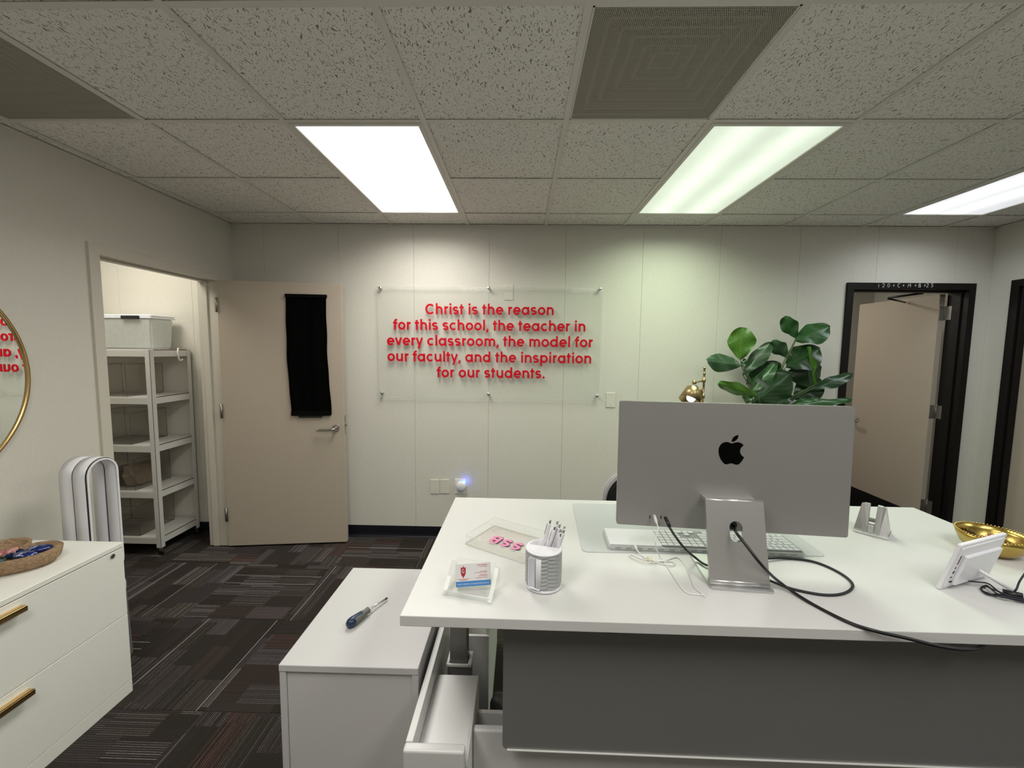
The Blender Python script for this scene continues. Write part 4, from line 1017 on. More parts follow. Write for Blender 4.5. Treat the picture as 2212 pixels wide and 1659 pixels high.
# stand: slab with a hole, bend and foot
def stand_slab():
    bm = bmesh.new(); w_, h_ = .148, .206; n = 48
    hz = .128; hr = .0165; hl = .010
    inner, outer = [], []
    for i in range(n):
        a = 2 * PI * (i + .5) / n; cx, cy = math.cos(a), math.sin(a)
        inner.append((hr * cx, hz + (hl if cy > 0 else -hl) + hr * cy))
        k = min(w_ / 2 / max(abs(cx), 1e-6), ((h_ - hz) if cy > 0 else hz) / max(abs(cy), 1e-6))
        outer.append([cx * k, hz + cy * k])
    for cxn, czn in ((w_ / 2, h_), (-w_ / 2, h_), (w_ / 2, 0), (-w_ / 2, 0)):
        j = min(range(n), key=lambda q: (outer[q][0] - cxn) ** 2 + (outer[q][1] - czn) ** 2); outer[j] = [cxn, czn]
    V = [[bm.verts.new((x, y, z)) for x, z in P] for y in (-.005, .005) for P in (inner, outer)]
    for i in range(n):
        j = (i + 1) % n
        bm.faces.new((V[0][i], V[0][j], V[1][j], V[1][i])); bm.faces.new((V[2][i], V[3][i], V[3][j], V[2][j]))
        bm.faces.new((V[0][i], V[2][i], V[2][j], V[0][j])); bm.faces.new((V[1][i], V[1][j], V[3][j], V[3][i]))
    bmesh.ops.recalc_face_normals(bm, faces=bm.faces); return bm
lean = math.atan2(.064, .206)
SB = T(-.010, -.112, .012)
st = obj('stand', tf(stand_slab(), SB @ RX(-lean)), M_ALU, mo)
# foot plate
bm = prism(rrect(.156, .185, .008), 0, .0055, bev=.001); tf(bm, T(-.008, -.132 + .0925, 0)); obj('foot', bm, M_ALU, st)
bm = tube([(-.084, -.110, .0115), (.064, -.110, .0115)], .0085, 14, smooth=False); tf(bm, Matrix.Identity(4)); obj('lower_bend', bm, M_CHROME if False else M_ALU, st)
# upper hinge: slab bends over into the housing
ty, tz = -.112 + math.sin(lean) * .206, .012 + math.cos(lean) * .206
bm = tube([(-.084, ty + .003, tz - .001), (.064, ty + .003, tz - .001)], .0065, 14, smooth=False); bxm(bm, -.078, .058, ty + .002, .002, tz - .014, tz - .002)
obj('hinge_arm', bm, M_ALU, st)

# cables ----------------------------------------------------------
mw = lambda p: (T(*mo.location) @ RZ(MY)) @ Vector(p)
# power cable: from the rear of the housing through the hole and over the desk edge
pc = thing('power_cable', 'thick black power cable from monitor rear draping over desk edge', 'cable', (0, 0, 0))
p0 = inv @ at(1578, 1130, 1, -.72); plug = mw(LM @ Vector((p0.x, -.002, p0.z)))
zc = DT + .004
ed = [at(1590, 1150, 1, -.800), at(1612, 1178, 1, -.835), at(1650, 1226, 1, -.862), at(1690, 1262, 2, zc + .012), at(1750, 1302, 2, zc), at(1830, 1343, 2, zc), at(1890, 1363, 2, zc)]
edge_y = at(1905, 1368, 2, zc)
over = [at(1960, 1379, 1, -.985), at(2020, 1394, 1, -.992), at(2070, 1402, 1, -.990), at(2108, 1401, 1, -.975), at(2125, 1392, 1, -.935), at(2118, 1386, 1, -.912)]
n0 = [plug, plug + Vector((0, -.03, -.004))]
obj('cord', tube(n0 + ed + over, .0038, 10), M_BLACK, pc)
obj('plug', tf(cyl(.0125, .022, 24), T(*plug) @ RZ(MY) @ RX(PI / 2)), M_BLACK, pc)
dc = thing('data_cable', 'black braided cable looping from monitor port behind the stand', 'cable', (0, 0, 0))
q0 = at(1437, 1118, 1, -.705)
pth = [q0 + Vector((0, -.012, -.004)), at(1450, 1145, 1, -.74), at(1475, 1180, 1, -.76), at(1500, 1203, 2, zc + .014), at(1530, 1222, 2, zc + .0075), at(1575, 1222, 2, zc + .0075), at(1640, 1208, 2, zc + .005), at(1700, 1206, 2, zc), at(1760, 1214, 2, zc), at(1815, 1238, 2, zc), at(1842, 1263, 2, zc), at(1825, 1281, 2, zc), at(1780, 1285, 2, zc), at(1715, 1273, 2, zc), at(1675, 1259, 2, zc + .003), at(1650, 1249, 2, zc + .0065), at(1630, 1240, 2, zc + .0065)]
obj('cord', tube(pth, .0033, 10), mat('cable_black', (.012, .014, .016), .6), dc)
bm = tube([q0 + Vector((0, -.002, 0)), at(1442, 1128, 1, -.728), at(1446, 1138, 1, -.736)], .0052, 8, smooth=False); obj('plug', bm, M_BLACK, dc)
wcm = mat('cable_white', (.78, .77, .76), .4)
wc = thing('white_usb_cable', 'thin white cable hanging from monitor port onto desk', 'cable', (0, 0, 0))
q1 = at(1414, 1116, 1, -.70)
obj('cord', tube([q1, at(1417, 1126, 1, -.722), at(1422, 1142, 1, -.735), at(1417, 1160, 1, -.745), at(1416, 1176, 1, -.75), at(1424, 1200, 2, zc + .004), at(1440, 1222, 2, zc - .002), at(1462, 1255, 2, zc - .002), at(1482, 1279, 2, zc - .002), at(1503, 1284, 2, zc - .002), at(1522, 1285, 2, zc - .002)], .0018, 8), wcm, wc)
obj('plug', tube([q1 + Vector((0, .003, .002)), at(1418, 1128, 1, -.722)], .0042, 8, smooth=False), wcm, wc)
w2_ = thing('white_charging_cable', 'bundled thin white cable plugged into the keyboard tray', 'cable', (0, 0, 0))
zz = zc - .002
q2 = at(1373, 1182, 1, -.632)
obj('cord', tube([q2, at(1382, 1195, 2, zz + .004), at(1396, 1206, 2, zz), at(1420, 1216, 2, zz), at(1448, 1221, 2, zz + .002), at(1457, 1218, 2, zz + .002), at(1450, 1213, 2, zz), at(1420, 1212, 2, zz + .003), at(1385, 1207, 2, zz), at(1362, 1198, 2, zz), at(1366, 1205, 2, zz + .002), at(1400, 1215, 2, zz + .004), at(1432, 1212, 2, zz), at(1458, 1204, 2, zz), at(1470, 1208, 2, zz), at(1482, 1224, 2, zz), at(1492, 1248, 2, zz), at(1500, 1268, 2, zz), at(1516, 1282, 2, zz), at(1524, 1290, 2, zz)], .0016, 8), wcm, w2_)
obj('plug', tube([q2 + Vector((0, .006, .002)), at(1377, 1190, 1, -.642)], .0042, 8, smooth=False), wcm, w2_)
q3 = at(1403, 1210, 2, zz); obj('cable_tie', bxm(bmesh.new(), q3.x - .005, q3.x + .005, q3.y - .014, q3.y + .012, DT + .0003, DT + .010, .003), mat('tie_cream', (.66, .64, .45), .6), w2_)

# desk mat, keyboard dock, keyboard, trackpad ----------------------
mt = bmesh.new(); cs = [at(1236, 1088, 2, DT), at(1258, 1193, 2, DT), at(1787, 1203, 2, DT)]
c4 = Vector((cs[2].x + .012, cs[0].y - .01, DT)); quad = [cs[1], cs[2], c4, cs[0]]
ctr = sum(quad, Vector()) / 4
def round_poly(P, r, n=6):
    out = []
    for i, p in enumerate(P):
        a, b = (P[i - 1] - p).normalized(), (P[(i + 1) % len(P)] - p).normalized(); p0, p1 = p + a * r, p + b * r
        for k in range(n + 1):
            t = k / n; q = p0 * (1 - t) ** 2 + p * 2 * t * (1 - t) + p1 * t * t; out.append((q.x, q.y))
    return out
m_ = prism(round_poly([v - ctr for v in quad], .022), 0, .0022)
o = obj('desk_mat', m_, M_GREYMAT); o.location = (ctr.x, ctr.y, DT); tag(o, 'light grey rounded desk mat under the keyboard', 'desk mat')
MZ = DT + .0022
KY = math.atan2(-.024, .582)
kl = at(1315, 1187, 2, MZ)
kd = thing('keyboard_dock', 'slim silver dock tray with row of ports holding keyboard', 'dock', (kl.x, kl.y, MZ), KY)
KW, KD, KH = .582, .122, .0125
dm = mat('dock_silver', (.60, .62, .61), .4, metal=.4)
obj('body', tf(prism(rrect(KW, KD, .007), 0, KH, bev=.0015), T(KW / 2, KD / 2, 0)), dm, kd)
for k_ in range(17):
    x = .028 + k_ * .0325
    obj('port', bxm(bmesh.new(), x - .0085, x + .0085, -.0006, .003, .0040, .0092, .0006, 1), mat('port_grey', (.36, .37, .36), .5), kd)
tp = thing('trackpad', 'flat white trackpad at the left end of the keyboard dock', 'trackpad', (kl.x, kl.y, MZ), KY)
obj('surface', tf(prism(rrect(.160, .115, .006), 0, .0030, bev=.0008), T(.084, .0625, KH + .0001)), M_PLASTIC, tp)
kb = thing('keyboard', 'full size white keyboard sitting on the silver dock tray', 'keyboard', (kl.x, kl.y, MZ), KY)
obj('case', tf(prism(rrect(.412, .115, .006), 0, .0030, bev=.0008), T(.166 + .206, .0625, KH + .0001)), mat('kb_case', (.30, .31, .31), .5), kb)
kmesh = {}
def key(x, y, w_, d_=.0165):
    kk = (round(w_, 4), round(d_, 4))
    if kk not in kmesh:
        bm = bxm(bmesh.new(), -w_ / 2, w_ / 2, -d_ / 2, d_ / 2, 0, .0022, .0008, 1); me = bpy.data.meshes.new('key'); bm.to_mesh(me); bm.free(); me.materials.append(M_PLASTIC); kmesh[kk] = me
    o = link_mesh('key', kmesh[kk], kb); o.location = (x, y, KH + .0031)
# the user sits on the far side, so the keyboard is turned round: numeric pad nearest the trackpad, space bar on far side
kx1 = .166 + .412 - .005; y_near = .0625 - .0575 + .011
P_ = .0190
def row(y, ws, start):          # start measured from the user's left = our right
    x = kx1 - start
    for w_ in ws:
        if w_ > 0: key(x - w_ * P_ / 2, y, w_ * P_ - .0025)
        x -= abs(w_) * P_
rows = [[1.0] * 13 + [1.5], [1.0] * 13 + [1.5], [1.5] + [1.0] * 13, [1.75] + [1.0] * 11 + [1.75], [2.25] + [1.0] * 10 + [2.25], [1, 1, 1, 1.25, 5, 1.25, 1, 1, 1]]
for r_, ws in enumerate(rows):
    y = y_near + r_ * .0185; row(y, ws, 0)
    if r_ <= 2: row(y, [1, 1, 1], 14.75 * P_)
    elif r_ == 4: row(y, [-1, 1, -1], 14.75 * P_)
    elif r_ == 5: row(y, [1, 1, 1], 14.75 * P_)
    row(y, [1, 1, 1, 1] if r_ != 5 else [2, 1, 1], 17.6 * P_)

# phone stand ------------------------------------------------------
pa, pb_ = at(1842, 1148, 2, DT), at(1918, 1168, 2, DT)
ph_ = thing('phone_stand', 'silver forked desk stand on the right of the monitor', 'phone stand', ((pa.x + pb_.x) / 2, (pa.y + pb_.y) / 2, DT), math.atan2(pb_.y - pa.y, pb_.x - pa.x))
pl = (pb_ - pa).length / 2; PH = .100
def wedge(bm, prof_, x0, x1):
    a = [bm.verts.new((x0, y, z)) for y, z in prof_]; b = [bm.verts.new((x1, y, z)) for y, z in prof_]; n = len(prof_)
    bm.faces.new(a); bm.faces.new(b[::-1])
    for i in range(n): bm.faces.new((a[i], b[i], b[(i + 1) % n], a[(i + 1) % n]))
bm = bmesh.new()
A_ = [(-pl, 0, 0), (pl, 0, 0), (pl, .085, 0), (-pl, .085, 0)]; B_ = [(-pl, 0, .014), (pl, 0, .014), (pl, .085, .010), (-pl, .085, .010)]
va_ = [bm.verts.new(p) for p in A_]; vb_ = [bm.verts.new(p) for p in B_]
bm.faces.new(va_[::-1]); bm.faces.new(vb_)
for i in range(4): bm.faces.new((va_[i], va_[(i + 1) % 4], vb_[(i + 1) % 4], vb_[i]))
bmesh.ops.bevel(bm, geom=bm.edges[:], offset=.0025, segments=2, affect='EDGES')
obj('base', bm, M_CHROME, ph_)
# two upright prongs, splayed shoulders, joined below as a U
for s in (-1, 1):
    bm = bmesh.new()
    q = [(s * .0070, -.001, .008), (s * .0235, -.001, .008), (s * .0250, .030, PH), (s * .0095, .034, PH), (s * .0070, .018, .008), (s * .0235, .020, .008), (s * .0250, .043, PH), (s * .0095, .046, PH)]
    v = [bm.verts.new(p) for p in q]
    for f in ((0, 1, 2, 3), (4, 7, 6, 5), (0, 4, 5, 1), (1, 5, 6, 2), (2, 6, 7, 3), (3, 7, 4, 0)): bm.faces.new([v[i] for i in f])
    bmesh.ops.recalc_face_normals(bm, faces=bm.faces); bmesh.ops.bevel(bm, geom=bm.edges[:], offset=.0012, segments=1, affect='EDGES'); obj('prong', bm, M_ALUD, ph_)
    bm = bmesh.new(); q = [(s * .022, .002, .012), (s * pl * .97, .004, .013), (s * .032, .034, PH - .004), (s * .0245, .030, PH - .002), (s * .022, .070, .010), (s * pl * .97, .075, .010), (s * .032, .045, PH - .004), (s * .0245, .045, PH - .002)]
    v = [bm.verts.new(p) for p in q]
    for f in ((0, 1, 2, 3), (4, 7, 6, 5), (0, 4, 5, 1), (1, 5, 6, 2), (2, 6, 7, 3), (3, 7, 4, 0)): bm.faces.new([v[i] for i in f])
    bmesh.ops.recalc_face_normals(bm, faces=bm.faces); obj('shoulder', bm, M_ALU, ph_)
obj('cradle', bxm(bmesh.new(), -.0080, .0080, -.0012, .026, .006, .036, .004, 3), M_ALUD, ph_)
obj('shelf', bxm(bmesh.new(), -.012, .012, .028, .05, .040, .048, .001, 1), M_DULL, ph_)

# digital photo frame ---------------------------------------------
fa = Vector((.915, -.797, DT)); fang = math.radians(21)
df_ = thing('digital_photo_frame', 'white digital photo frame seen from behind at right of desk', 'photo frame', fa, fang)
FW, FH = .212, .140
FT = T(0, 0, .002) @ RX(math.radians(14))
obj('front_bezel', tf(prism([(a + FW / 2, b + FH / 2) for a, b in rrect(FW, FH, .004)], 0, .009, bev=.0012), FT @ RX(PI / 2)), M_PLASTIC, df_)
def M4(l): return l
obj('rear_shell', tf(prism([(a + FW / 2, b + FH / 2) for a, b in rrect(FW - .016, FH - .018, .004)], 0.009, .0115), FT @ RX(PI / 2)), M_PLASTIC, df_)
obj('rear_box', tf(prism([(a + FW / 2 + .004, b + FH / 2 - .008) for a, b in rrect(FW - .05, FH - .052, .003)], .0115, .020, bev=.001), FT @ RX(PI / 2)), M_PLASTIC, df_)
bm = bmesh.new()
for (y0, y1, w_) in ((.082, .108, .0045), (.068, .073, .005), (.052, .060, .008), (.038, .043, .007)):
    bxm(bm, .0125, .0125 + w_, -.0120, -.0112, y0, y1, mtx=FT)
obj('ports', bm, M_BLACK, df_)
le = at(2188, 1277, 2, DT + .004); lw = (T(*fa) @ RZ(fang)).inverted() @ le
obj('support_leg', tube([FT @ Vector((.118, -.0195, .050)), lw], .0042, 12, smooth=False), M_PLASTIC, df_)
obj('screen', tf(prism([(a + FW / 2, b + FH / 2) for a, b in rrect(FW - .02, FH - .02, .002)], -.0006, 0), FT @ RX(PI / 2)), mat('screen_black', (.01, .01, .012), .08), df_)
bc = thing('frame_power_cable', 'bundled thin black cable plugged into the photo frame', 'cable', (0, 0, 0))
FM = T(*fa) @ RZ(fang) @ FT
j0 = FM @ Vector((.018, -.012, .026)); zb = DT + .003
nb = mat('cable_navy', (.008, .009, .016), .45)
obj('cord', tube([j0, at(2075, 1254, 2, zb + .014), at(2110, 1257, 2, zb + .012), at(2135, 1261, 2, zb + .01), at(2155, 1276, 2, zb + .006), at(2178, 1288, 2, zb + .004), at(2150, 1286, 2, zb + .002), at(2124, 1277, 2, zb), at(2119, 1271, 2, zb + .002), at(2128, 1266, 2, zb + .004), at(2150, 1275, 2, zb + .008), at(2180, 1287, 2, zb + .008), at(2225, 1296, 2, zb + .004), at(2260, 1300, 2, zb)], .0019, 8), nb, bc)
for k_, (a1, a2, dz) in enumerate((((2121, 1276), (2126, 1282), .001), ((2126, 1270), (2124, 1263), .006), ((2132, 1280), (2140, 1285), .003))):
    obj('coil', tube([at(a1[0], a1[1], 2, zb + dz), at(a2[0] + 8, a2[1] + 2, 2, zb + dz), at(2160, 1284 + 2 * k_, 2, zb + dz + .003), at(2200, 1292 + 3 * k_, 2, zb + dz), at(2245, 1298 + 5 * k_, 2, zb + .001)], .0019, 8), nb, bc)
q4 = at(2186, 1288, 2, zb); obj('cable_tie', tube([q4 + Vector((-.012, .010, .004)), q4 + Vector((.012, -.012, .006))], .009, 12, smooth=False), M_BLACK, bc)
obj('plug', tube([j0 + Vector((-.002, .004, .0)), at(2058, 1250, 2, zb + .016), at(2075, 1254, 2, zb + .014)], .0036, 10, smooth=False), M_BLACK, bc)
obj('free_end', tube([at(2189, 1279, 2, zb + .01), at(2196, 1272, 2, zb + .02), at(2203, 1255, 2, zb + .035), at(2220, 1230, 2, zb + .05)], .0021, 8), nb, bc)

# gold bowl --------------------------------------------------------
gbp = Vector((1.292, -.585, DT))
gb = thing('gold_bowl', 'hammered gold bowl with beaded rim of sweets at right desk corner', 'bowl', gbp)
obj('bowl_shell', lathe([(0, .0), (.040, .0), (.052, .004), (.070, .022), (.080, .045), (.083, .060), (.0805, .060), (.077, .046), (.067, .024), (.05, .008), (0, .006)], 56), M_GOLD, gb)
bm = bmesh.new()
for i in range(64):
    a = 2 * PI * i / 64; bmesh.ops.create_icosphere(bm, subdivisions=1, radius=.0034, matrix=T(.0822 * math.cos(a), .0822 * math.sin(a), .061))
obj('beaded_rim', bm, M_GOLD, gb, smooth=True, kind='stuff')
M_CR = mat('rose_gold_foil', (.55, .22, .12), .18, metal=.9, bump=.6, bscale=90); M_CG = mat('dark_foil', (.10, .05, .02), .15, metal=.9, bump=.6, bscale=90)
for k_, (dx, dy, m_c, lb_) in enumerate(((-.045, .01, M_CR, 'rose foil sweet at left side of the gold bowl'), (-.02, .045, M_CG, 'dark foil sweet at back of the gold bowl'), (.0, -.02, M_CG, 'dark foil sweet in middle of the gold bowl'), (.02, .02, M_CR, 'rose foil sweet behind the middle of gold bowl'), (-.035, -.035, M_CR, 'rose foil sweet at front left of the gold bowl'))):
    candy('foil_candy', gbp + Vector((dx, dy, .038)), (.019, .013, .010), m_c, lb_, 20 + k_, k_ * 1.1, cat='candy', group='foil sweets in the gold bowl')

# ------------------------------------------------------------------ pen cup and pens
pcx = Vector((-.1135, -.822, DT))
cp = thing('pen_cup', 'round grey and white textured pen cup on the desk', 'pen cup', pcx, math.radians(-14))
bm = bmesh.new(); n, mz_ = 132, 72; R0 = .0455; grid = []
for b in range(mz_ + 1):
    z = .008 + .090 * b / mz_; ring = []
    for a in range(n):
        th = 2 * PI * a / n
        uu = th * 11 / (2 * PI); ph0 = uu % 1; sg_ = 1 if int(uu) % 2 else -1
        w1 = 1 - abs(((b / mz_ * 9 + sg_ * .42 * (ph0 - .5) + .25 * sg_) % 1) - .5) * 2
        rr = R0 + .0026 * (w1 ** .8) * (.35 + .65 * math.sin(PI * ph0) ** .5)
        ring.append(bm.verts.new((rr * math.cos(th), rr * math.sin(th), z)))
    grid.append(ring)
for b in range(mz_):
    for a in range(n): bm.faces.new((grid[b][a], grid[b][(a + 1) % n], grid[b + 1][(a + 1) % n], grid[b + 1][a])).smooth = False
obj('woven_sleeve', bm, mat('sleeve_grey', (.36, .37, .37), .5), cp, 'grey woven pattern sleeve')
obj('base_ring', lathe([(0, 0), (.044, 0), (.0475, .003), (.0475, .009), (.045, .0095), (0, .0095)], 64), M_PLASTIC, cp)
bm = lathe([(.0430, .002), (.0430, .098), (.0475, .0985), (.0475, .102), (.043, .1035), (.0405, .102), (.0405, .004)], 64, cap=False); obj('liner', bm, M_PLASTIC, cp)
hd = [(.0435 * math.cos(a), .0435 * math.sin(a)) for a in [PI + PI * i / 24 for i in range(25)]]
bm = prism([(x, y + .002) for x, y in hd], .0990, .1038, bev=.0006); obj('half_lid', bm, M_PLASTIC, cp)
obj('divider', bxm(bmesh.new(), -.041, .041, .0, .002, .006, .100), M_PLASTIC, cp)
sf = obj('slot_frame', tf(bxm(bxm(bmesh.new(), -.0165, -.0145, -.006, .004, .014, .092, .0005, 1), -.0165, .014, -.006, .004, .014, .0165, .0005, 1), RZ(math.radians(-14)) @ T(-.001, -.0475, 0)), M_PLASTIC, cp)
bm = bmesh.new(); bxm(bm, -.0145, .0, -.0, .006, .016, .092); obj('slot_recess', tf(bm, RZ(math.radians(-14)) @ T(-.001, -.0500, 0)), mat('recess_lilac', (.62, .61, .68), .4), cp)
bm = tf(cyl(.0078, .076, 24), T(.0065, -.0435, .0155)); obj('slot_roller', tf(bm, RZ(math.radians(-14))), mat('roller_white', (.70, .71, .73), .35), cp)
M_PEN = mat('pen_white', (.76, .75, .79), .3)
tops = [((1190, 1122), -.815), ((1206, 1124), -.790), ((1200, 1136), -.812), ((1210.5, 1131), -.800), ((1221, 1135), -.795), ((1212, 1141), -.805), ((1220, 1143), -.808), ((1212, 1151), -.822)]
plbl = ['leftmost white click pen standing tallest in the cup', 'white click pen second from left at the cup back', 'white click pen with dark clip leaning before the tall ones', 'white click pen in the middle of the cup', 'rightmost white click pen at cup back', 'white click pen with dark clicker in the middle front', 'white click pen near the right rim of cup', 'shortest clear tipped white pen at front right of cup']
for k_, ((x, y), Y) in enumerate(tops):
    tp_ = at(x, y, 1, Y); r2 = random.Random(k_)
    bt = pcx + Vector((-.016 + .006 * k_ - .004, .006 + .018 * r2.random(), .012)); dirv = (tp_ - bt); L_ = dirv.length; q = dirv.to_track_quat('Z', 'Y')
    t = thing('pen', plbl[k_], 'pen', bt, 0, 'white click pens in the cup'); t.rotation_mode = 'QUATERNION'; t.rotation_quaternion = q
    obj('barrel', lathe([(0, 0), (.0015, 0), (.003, .012), (.0047, .03), (.0052, L_ * .6), (.0046, L_ - .014), (.0038, L_ - .012), (0, L_ - .012)], 16), M_PEN, t)
    obj('clicker', lathe([(.0027, L_ - .012), (.0029, L_ - .003), (.0024, L_), (0, L_)], 12, cap=False), M_CHROME, t)
    obj('clip', bxm(bmesh.new(), -.0014, .0014, .0052, .0068, L_ - .045, L_ - .014, .0005, 1), M_PEN if k_ % 3 else M_CHROME, t)

# business card holder --------------------------------------------
ha, hb_ = at(960, 1286, 2, DT), at(1058, 1304, 2, DT)
ch_ = thing('card_holder', 'clear acrylic business card holder on the left desk end', 'card holder', ((ha.x + hb_.x) / 2, (ha.y + hb_.y) / 2, DT + .0006), math.atan2(hb_.y - ha.y, hb_.x - ha.x))
hw = (hb_ - ha).length / 2
obj('base_plate', bxm(bmesh.new(), -hw, hw, .004, .062, 0, .004, .001, 1), M_CLEAR, ch_)
obj('back_plate', tf(bxm(bmesh.new(), -hw + .006, hw - .006, 0, .004, 0, .066, .0012, 1), T(0, .046, .003) @ RX(-.32)), M_CLEAR, ch_)
obj('front_lip', bxm(bmesh.new(), -hw, hw, 0, .004, .0, .012, .001, 1), M_EDGE, ch_)
for s in (-1, 1):
    pr_ = [(0, 0), (.062, 0), (.072, .045), (.066, .056), (.056, .060), (.030, .034), (.004, .012), (-.004, .004)]
    bm = bmesh.new(); a = [bm.verts.new((s * hw - .005, y, z)) for y, z in pr_]; b = [bm.verts.new((s * hw + .005, y, z)) for y, z in pr_]; n = len(pr_)
    bm.faces.new(a[::-1]); bm.faces.new(b)
    for i in range(n): f = bm.faces.new((a[i], a[(i + 1) % n], b[(i + 1) % n], b[i])); f.material_index = 1
    bmesh.ops.recalc_face_normals(bm, faces=bm.faces)
    obj('side_cheek', bm, [M_CLEAR, M_EDGE], ch_)
# the cards
cl_, cr_ = at(986, 1269, 1, -.868), at(1059.5, 1261.5, 1, -.853)
cdd = thing('business_cards', 'stack of white business cards with crest and blue stripe', 'business cards', ((cl_.x + cr_.x) / 2, (cl_.y + cr_.y) / 2, (cl_.z + cr_.z) / 2 - .001), math.atan2(cr_.y - cl_.y, cr_.x - cl_.x))
CM = RX(-.40)
cwid, chgt = .0445, .0535
M_CARD = mat('card_white', (.70, .69, .69), .5)
obj('card_stack', tf(bxm(bmesh.new(), -cwid, cwid, 0, .017, 0, chgt, .0004, 1), CM), M_CARD, cdd)
M_CRIM = mat('print_crimson', (.36, .02, .04), .5); M_CBLUE = mat('print_blue', (.06, .22, .52), .5)
obj('blue_stripe', tf(bxm(bmesh.new(), -cwid + .0005, cwid - .0005, -.0003, 0, .0, .0125), CM), M_CBLUE, cdd)
def text_mesh(body_, size, align='LEFT', extr=0):
    cu_ = bpy.data.curves.new('print', 'FONT'); cu_.body = body_; cu_.size = size; cu_.align_x = align; cu_.extrude = extr; cu_.resolution_u = 2
    o = bpy.data.objects.new('tmp_text', cu_); COL.objects.link(o)
    dg = bpy.context.evaluated_depsgraph_get(); me = bpy.data.meshes.new_from_object(o.evaluated_get(dg)); bpy.data.objects.remove(o)
    bm = bmesh.new(); bm.from_mesh(me); return bm
try:
    bm = text_mesh('FAITH | SERVICE | ACADEMIC EXCELLENCE', .0042, 'CENTER'); obj('stripe_lettering', tf(bm, CM @ T(0, -.0006, .0045) @ RX(PI / 2)), mat('print_white', (.75, .8, .85), .5), cdd)
except Exception as e: print('text', e)
# crest: shield with crown points and a ring letter
cr0 = (-.0255, .0345)
sh_ = [(0, .0155), (.0016, .0105), (.0032, .0095), (.0064, .0115), (.0062, .002), (.0064, -.001), (.0048, -.0075), (.0015, -.0115), (0, -.0155), (-.0015, -.0115), (-.0048, -.0075), (-.0064, -.001), (-.0062, .002), (-.0064, .0115), (-.0032, .0095), (-.0016, .0105)]
obj('crest', tf(prism([(cr0[0] + x, cr0[1] + y) for x, y in sh_], 0, .0003), CM @ T(0, -.00, 0) @ RX(PI / 2)), M_CRIM, cdd)
obj('crest_letter', tf(stroke_mesh([arc(0, .002, .0030, .0042, 50, 320, 12), [(.003, .0008), (.0003, .0008)]], [], .0013, .0003, ox_=cr0[0], oy_=cr0[1]), CM @ T(0, -.0004, 0) @ RX(PI / 2)), M_CARD, cdd)
bm = bmesh.new(); rr_ = random.Random(4)
for (x1_, x0_, z_, hh) in ((.036, .010, .0475, .0018), (.036, .016, .0440, .0012), (.036, .018, .0330, .0012), (.036, .004, .0300, .0012), (.036, .017, .0250, .0012), (.036, .013, .0220, .0012), (.036, .006, .0180, .0012), (-.010, -.041, .0170, .0012), (-.017, -.034, .0145, .0012)):
    x = x0_
    while x < x1_ - .001:
        wd = rr_.uniform(.0012, .0032); bxm(bm, x, min(x + wd, x1_), -.0003, 0, z_, z_ + hh, mtx=CM); x += wd + .0006
obj('small_print', bm, mat('print_red', (.50, .14, .16), .5), cdd)

# acrylic monogram tray -------------------------------------------
ta, tb, tcn = at(1003, 1176, 2, DT), at(1130, 1218, 2, DT), at(1061, 1134, 2, DT)
ay = math.atan2(tb.y - ta.y, tb.x - ta.x); tl = .222; tw = .165
tr_ = thing('acrylic_tray', 'shallow clear acrylic tray with pink monogram on the desk', 'tray', ta + Vector((0, 0, .0006)), ay)
obj('bottom', tf(prism([(a + tl / 2, b + tw / 2) for a, b in rrect(tl, tw, .008)], 0, .003), Matrix.Identity(4)), clear_mat('tray_floor', (.985, .975, .965), .6, .0), tr_)
def ring_strip(w_, h_, r_, t_, z0, z1, off):
    bm = bmesh.new(); o_, i_ = rrect(w_, h_, r_), rrect(w_ - 2 * t_, h_ - 2 * t_, max(r_ - t_, .001)); n = len(o_)
    A = [[bm.verts.new((x + off[0], y + off[1], z)) for x, y in P] for P, z in ((o_, z0), (o_, z1), (i_, z1), (i_, z0))]
    for a in range(4):
        b = (a + 1) % 4
        for i in range(n): bm.faces.new((A[a][i], A[a][(i + 1) % n], A[b][(i + 1) % n], A[b][i]))
    bmesh.ops.recalc_face_normals(bm, faces=bm.faces); return bm
obj('side_wall', ring_strip(tl, tw, .010, .003, .003, .030, (tl / 2, tw / 2)), M_CLEAR, tr_)
obj('rim_edge', ring_strip(tl, tw, .010, .003, .030, .0306, (tl / 2, tw / 2)), mat('edge_grey', (.62, .63, .60), .2), tr_)
obj('foot_edge', ring_strip(tl, tw, .010, .004, 0, .003, (tl / 2, tw / 2)), M_EDGE, tr_)
PK = mat('monogram_pink', (.72, .25, .42), .4); NV = mat('monogram_navy', (.06, .01, .10), .4)
gl_ = {'S': [arc(0, .25, .2, .17, 20, 270, 12) + arc(0, -.09, .2, .17, 90, -160, 12)[1:]], 'B': [[(-.2, -.3), (-.2, .45), (.02, .45)], arc(.02, .27, .17, .18, 90, -90, 10), arc(.02, -.11, .2, .19, 90, -90, 10), [(-.2, -.30), (.02, -.30)], [(-.2, .08), (.05, .08)]]}
for dx, dy, z, m_p, wd, nm in ((.0012, -.0012, .0004, NV, .21, 'monogram_shadow'), (0, 0, .0009, PK, .20, 'monogram')):
    bm = bmesh.new()
    for ch, cx_ in (('S', .145), ('S', .106), ('B', .066)):
        pts_ = [[(-a, -b) for a, b in s] for s in gl_[ch]]     # turned half round, as seen from this side
        stroke_mesh(pts_, [], wd, .0004, bm=bm, ox_=cx_ + .003 + dx, oy_=.078 - dy, s=.054)
    obj(nm, tf(bm, T(0, 0, .003 + z)), m_p, tr_)

